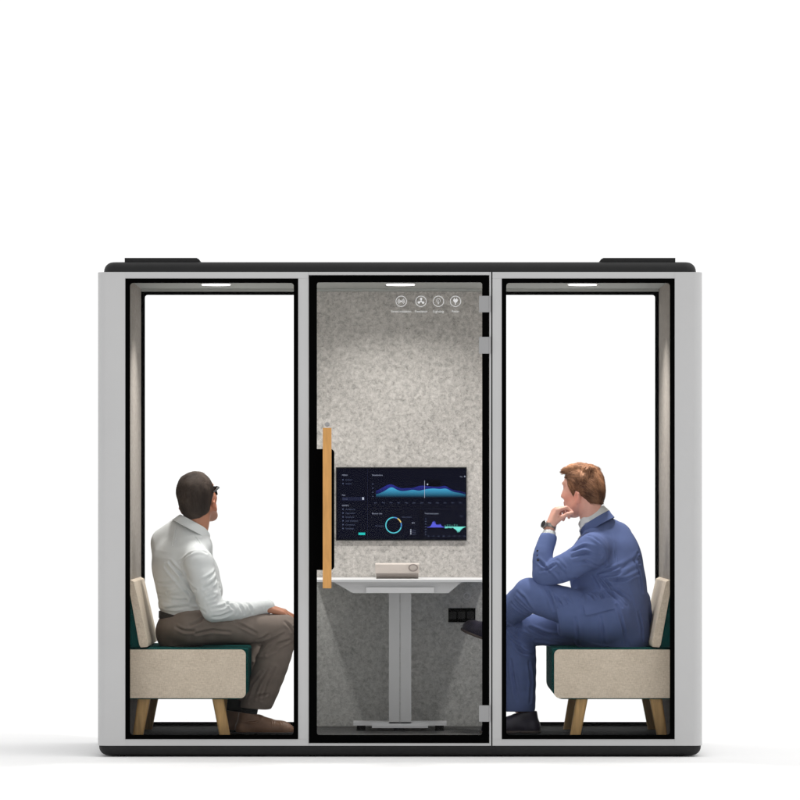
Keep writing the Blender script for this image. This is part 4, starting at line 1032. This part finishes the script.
    collar('collar', M_shirt, shirt, P(590.2, 513.5, .61), (-.52, .08, .85), fr, .071, .069, .02, .034, .016, .40, .024, .018)
    # trousers
    tr = Field()
    tr.ell(P(612, 628, Y), (.15, .17, .085), None, .03)
    hipN, knN, anN = P(602, 618, .47), P(530, 595, .45), P(495, 619, .74)
    hipF, knF, anF = P(606, 630, .74), P(519, 630.5, .68), P(520, 706, .66)
    tr.chain([hipN, P(563, 605, .44), knN], [.094, .086, .078], .03)
    tr.chain([knN, P(510, 611, .60), anN], [.077, .068, .060], .014)
    tr.chain([hipF, P(560, 629, .70), knF], [.090, .080, .074], .03)
    tr.chain([knF, P(520, 660, .67), anF], [.074, .076, .074], .014)
    hd = (anF-P(520, 660, .67)).normalized(); tr.cone(anF+hd*.005+hd*.10, anF+hd*.105, .1, .1, .004, 's')
    hd = (anN-P(510, 611, .60)).normalized(); tr.cone(anN+hd*.075, anN+hd*.1, .085, .085, .004, 's')
    for b_ in (((517, 592), (524, 598), (531, 608)), ((512, 603), (519, 610), (528, 614)), ((546, 588), (551, 598), (554, 610)), ((553, 594), (560, 603), (564, 614)), ((509, 622), (518, 632), (532, 638)), ((508, 630), (518, 642), (531, 645)), ((512, 640), (522, 652), (533, 656)), ((530, 628), (545, 634), (562, 636)), ((535, 640), (550, 641), (563, 644)), ((511, 660), (514, 680), (517, 700)), ((529, 662), (531, 682), (530, 702)), ((565, 597), (571, 606))): tr.crease(b_, r=.009, depth=-.002, k=.014)
    for b_ in (((508, 626), (517, 637), (531, 642)), ((510, 636), (521, 648), (532, 652)), ((515, 598), (523, 605), (531, 612))): tr.crease(b_, r=.008, depth=.004, op='u', k=.016)
    w7, w8 = waves(13, 7, 34, .0010), waves(14, 5, 14, .0020)
    tr.wave = lambda p: w7(p)-np.abs(w8(p))*.8+.001
    softmesh(tr, .0036, 'trousers', M_suit, t, 1)
    # body
    F = Field(); H.build(F); nb = P(596, 541, .62)
    F.chain([H.p(-.020, 0, -.045), H.p(-.030, 0, -.085), nb], [.057, .054, .055], .03)
    F.chain(TC, [max(.04, r-.045) for r in TR], .03, 'u', (lat, 1.1))
    for s_, e_, w_ in ((shN, elN, wrN), (shF, elF, wrF)): F.cone(nb, s_, .035, .042, .02); F.chain([s_, e_, w_], [.045, .038, .0245], .02)
    for b0, b1, b2 in ((hipN, knN, anN), (hipF, knF, anF)): F.chain([P(612, 628, Y), b0, b1], [.07, .062, .05], .02); F.chain([b1, b2], [.048, .038], .02)
    hand(F, P(550.2, 526.5, .505), (.30, .10, 1), (-.85, -.30, .25), (-.2, -1, .2), ((58, 50, 30), (66, 62, 34), (76, 70, 40), (84, 76, 44)), ((.75, .45, .5), (.75, .1, .75), (.55, -.15, .9)))
    hand(F, wrF, (-1, -.35, -.1), (0, .1, 1), (0, -1, 0), ((14, 26, 20),)*4, ((.8, .55, .2), (.95, .2, .3), (.95, .1, .3)))
    softmesh(F, .0036, 'body', M_skinB, t, 1, H.colours(srgb(222, 168, 150), srgb(190, 112, 108), None, (.22, .12, .07)))
    # hair: short sides, longer combed top with a small quiff
    G = Field(); G.ell(H.p(-.002, 0, .036), (.102, .085, .092), H.R, .02); G.ell(H.p(-.044, 0, -.012), (.060, .073, .062), H.R, .03); G.ell(H.p(-.060, 0, -.050), (.030, .050, .034), H.R, .02)
    f_, l_, u_ = (Vector(H.R[:, i]) for i in range(3))
    cn = (f_*.90-u_*.55).normalized(); G.half(tuple(cn), float(cn.dot(H.p(.030, 0, .012))), .006)
    for q in (-1, 1):
        G.ell(H.p(.000, q*.090, -.048), (.024, .024, .038), H.R, .004, 's'); G.cone(H.p(.036, q*.073, .030), H.p(.018, q*.074, -.026), .012, .007, .01, 'u', (tuple(l_), .6))
    for i, l in enumerate((-.05, -.03, -.01, .012, .034, .052)):
        G.chain([H.p(-.06, l*.9, .098), H.p(.015, l, .115-abs(l)*.25), H.p(.058, l*1.02, .110-abs(l)*.25), H.p(.076, l*1.02+.004, .103-abs(l)*.3)], [.010, .017, .014, .008], .014)
    G.noise = waves(31, 6, 110, .0013, (1, 1, 1))
    def comb(q, r):
        if q[2] > .055: return (1.0 if q[0] > -.03 else .1, .35*r.uniform(-1, 1)+q[1]*2.5, .1 if q[0] > -.03 else -.9)
        return (-.75, .15*r.uniform(-1, 1), -.55)
    softmesh(G, .003, 'hair', M_hairB, t, 1, None, lambda me: hairstrips(me, H, srgb(88, 56, 41), srgb(218, 160, 120), 9000, 8, comb, .022, .0020, .0018, .005))
    # watch on the wrist
    dw = (P(551.0, 522, .51)-P(549.2, 530, .495)).normalized(); wc = P(549.4, 527.0, .503); o1 = Vector((-.75, -.6, 0)); o1 = (o1-dw*o1.dot(dw)).normalized(); o2 = dw.cross(o1)
    bm = bmesh.new(); prof = []
    for i in range(28):
        a_ = 2*math.pi*i/28; prof.append([bm.verts.new(wc + (o1*math.cos(a_)*r_ + o2*math.sin(a_)*r_*1.06) + dw*z) for r_, z in ((.0285, -.010), (.0315, -.009), (.0315, .009), (.0285, .010))])
    for i in range(28):
        A, B_ = prof[i], prof[(i+1) % 28]
        for j in range(4): bm.faces.new((A[j], A[(j+1) % 4], B_[(j+1) % 4], B_[j]))
    wt = fin(bm, 'watch', M_wmetal, t, 40)
    bm = bmesh.new(); tube(bm, [wc+o1*.029, wc+o1*.038, wc+o1*.040], [.0195, .0195, .0165], 24); cs = fin(bm, 'watch_case', M_wmetal, wt, 40)
    bm = bmesh.new(); tube(bm, [wc+o1*.0395, wc+o1*.0408], [.0155, .0150], 24); fin(bm, 'watch_dial', M_wface, wt, 40)
    # socks and shoes
    zfl = zf+.0005
    h0 = P(540.5, 0, .655)
    bm = bmesh.new(); tube(bm, [(h0.x-.066, .655, zfl+.05), (h0.x-.070, .655, zfl+.09), (h0.x-.078, .658, zfl+.17)], [.038, .040, .046], 18); fin(bm, 'sock', M_sockB, t, 60)
    shoe(t, (h0.x, .655, zfl), (h0.x-.285, .63, zfl), None, M_shoeB, M_soleB, zfl)
    hl = P(505, 647, .79); tp = P(463, 630, .955)
    bm = bmesh.new(); tube(bm, [anN+Vector((.02, -.04, .01)), anN, hl+(tp-hl)*.18+Vector((0, 0, .03))], [.042, .040, .034], 18); fin(bm, 'sock', M_sockB, t, 60)
    shoe(t, tuple(hl), tuple(hl+(tp-hl).normalized()*.27), None, M_shoeB, M_soleB, zfl)
right_man()
# ================================================================== ground, light, camera
M_gr = mat('studio_white', (.92, .92, .92), rough=.85, spec=.05, noise=.6, var=.006)
bm = bmesh.new()
bmesh.ops.create_grid(bm, x_segments=1, y_segments=1, size=1500)
g = fin(bm, 'ground', M_gr, None, None); tag(g, kind='structure')
w = bpy.data.worlds.new('World'); scn.world = w; w.use_nodes = True
nt = w.node_tree; bg = nt.nodes['Background']
tc = nt.nodes.new('ShaderNodeTexCoord'); sp = nt.nodes.new('ShaderNodeSeparateXYZ'); nt.links.new(tc.outputs['Generated'], sp.inputs['Vector'])
mr = nt.nodes.new('ShaderNodeMapRange'); mr.inputs['From Min'].default_value = -.6; mr.inputs['From Max'].default_value = .75
mr.inputs['To Min'].default_value = WORLD_FRONT; mr.inputs['To Max'].default_value = WORLD_BACK; mr.interpolation_type = 'SMOOTHSTEP'
nt.links.new(sp.outputs['Y'], mr.inputs['Value']); nt.links.new(mr.outputs['Result'], bg.inputs['Strength'])
bg.inputs['Color'].default_value = (1, 1, 1, 1)
sd = bpy.data.lights.new('key_light', 'SUN'); sd.energy = SUN_E; sd.angle = math.radians(SUN_ANG); sd.color = (1, .99, .975)
so_ = bpy.data.objects.new('key_light', sd); COL.objects.link(so_); so_.location = (3, -4, 6)
so_.rotation_euler = (-Vector(SUN_DIR)).to_track_quat('-Z', 'Y').to_euler()
cd = bpy.data.cameras.new('camera'); co = bpy.data.objects.new('camera', cd); COL.objects.link(co)
co.location = (0, -D, EYE); co.rotation_euler = (math.pi/2, 0, 0)
cd.sensor_width = 36; cd.lens = 36*D/(800/S); cd.shift_y = .125; cd.clip_start = 1; cd.clip_end = 4000
scn.camera = co
scn.render.engine = 'CYCLES'
scn.view_settings.view_transform = 'Standard'; scn.view_settings.look = 'None'; scn.view_settings.exposure = 0
scn.cycles.max_bounces = 10; scn.cycles.transparent_max_bounces = 16; scn.cycles.diffuse_bounces = 5
scn.render.resolution_x = 1024; scn.render.resolution_y = 1024
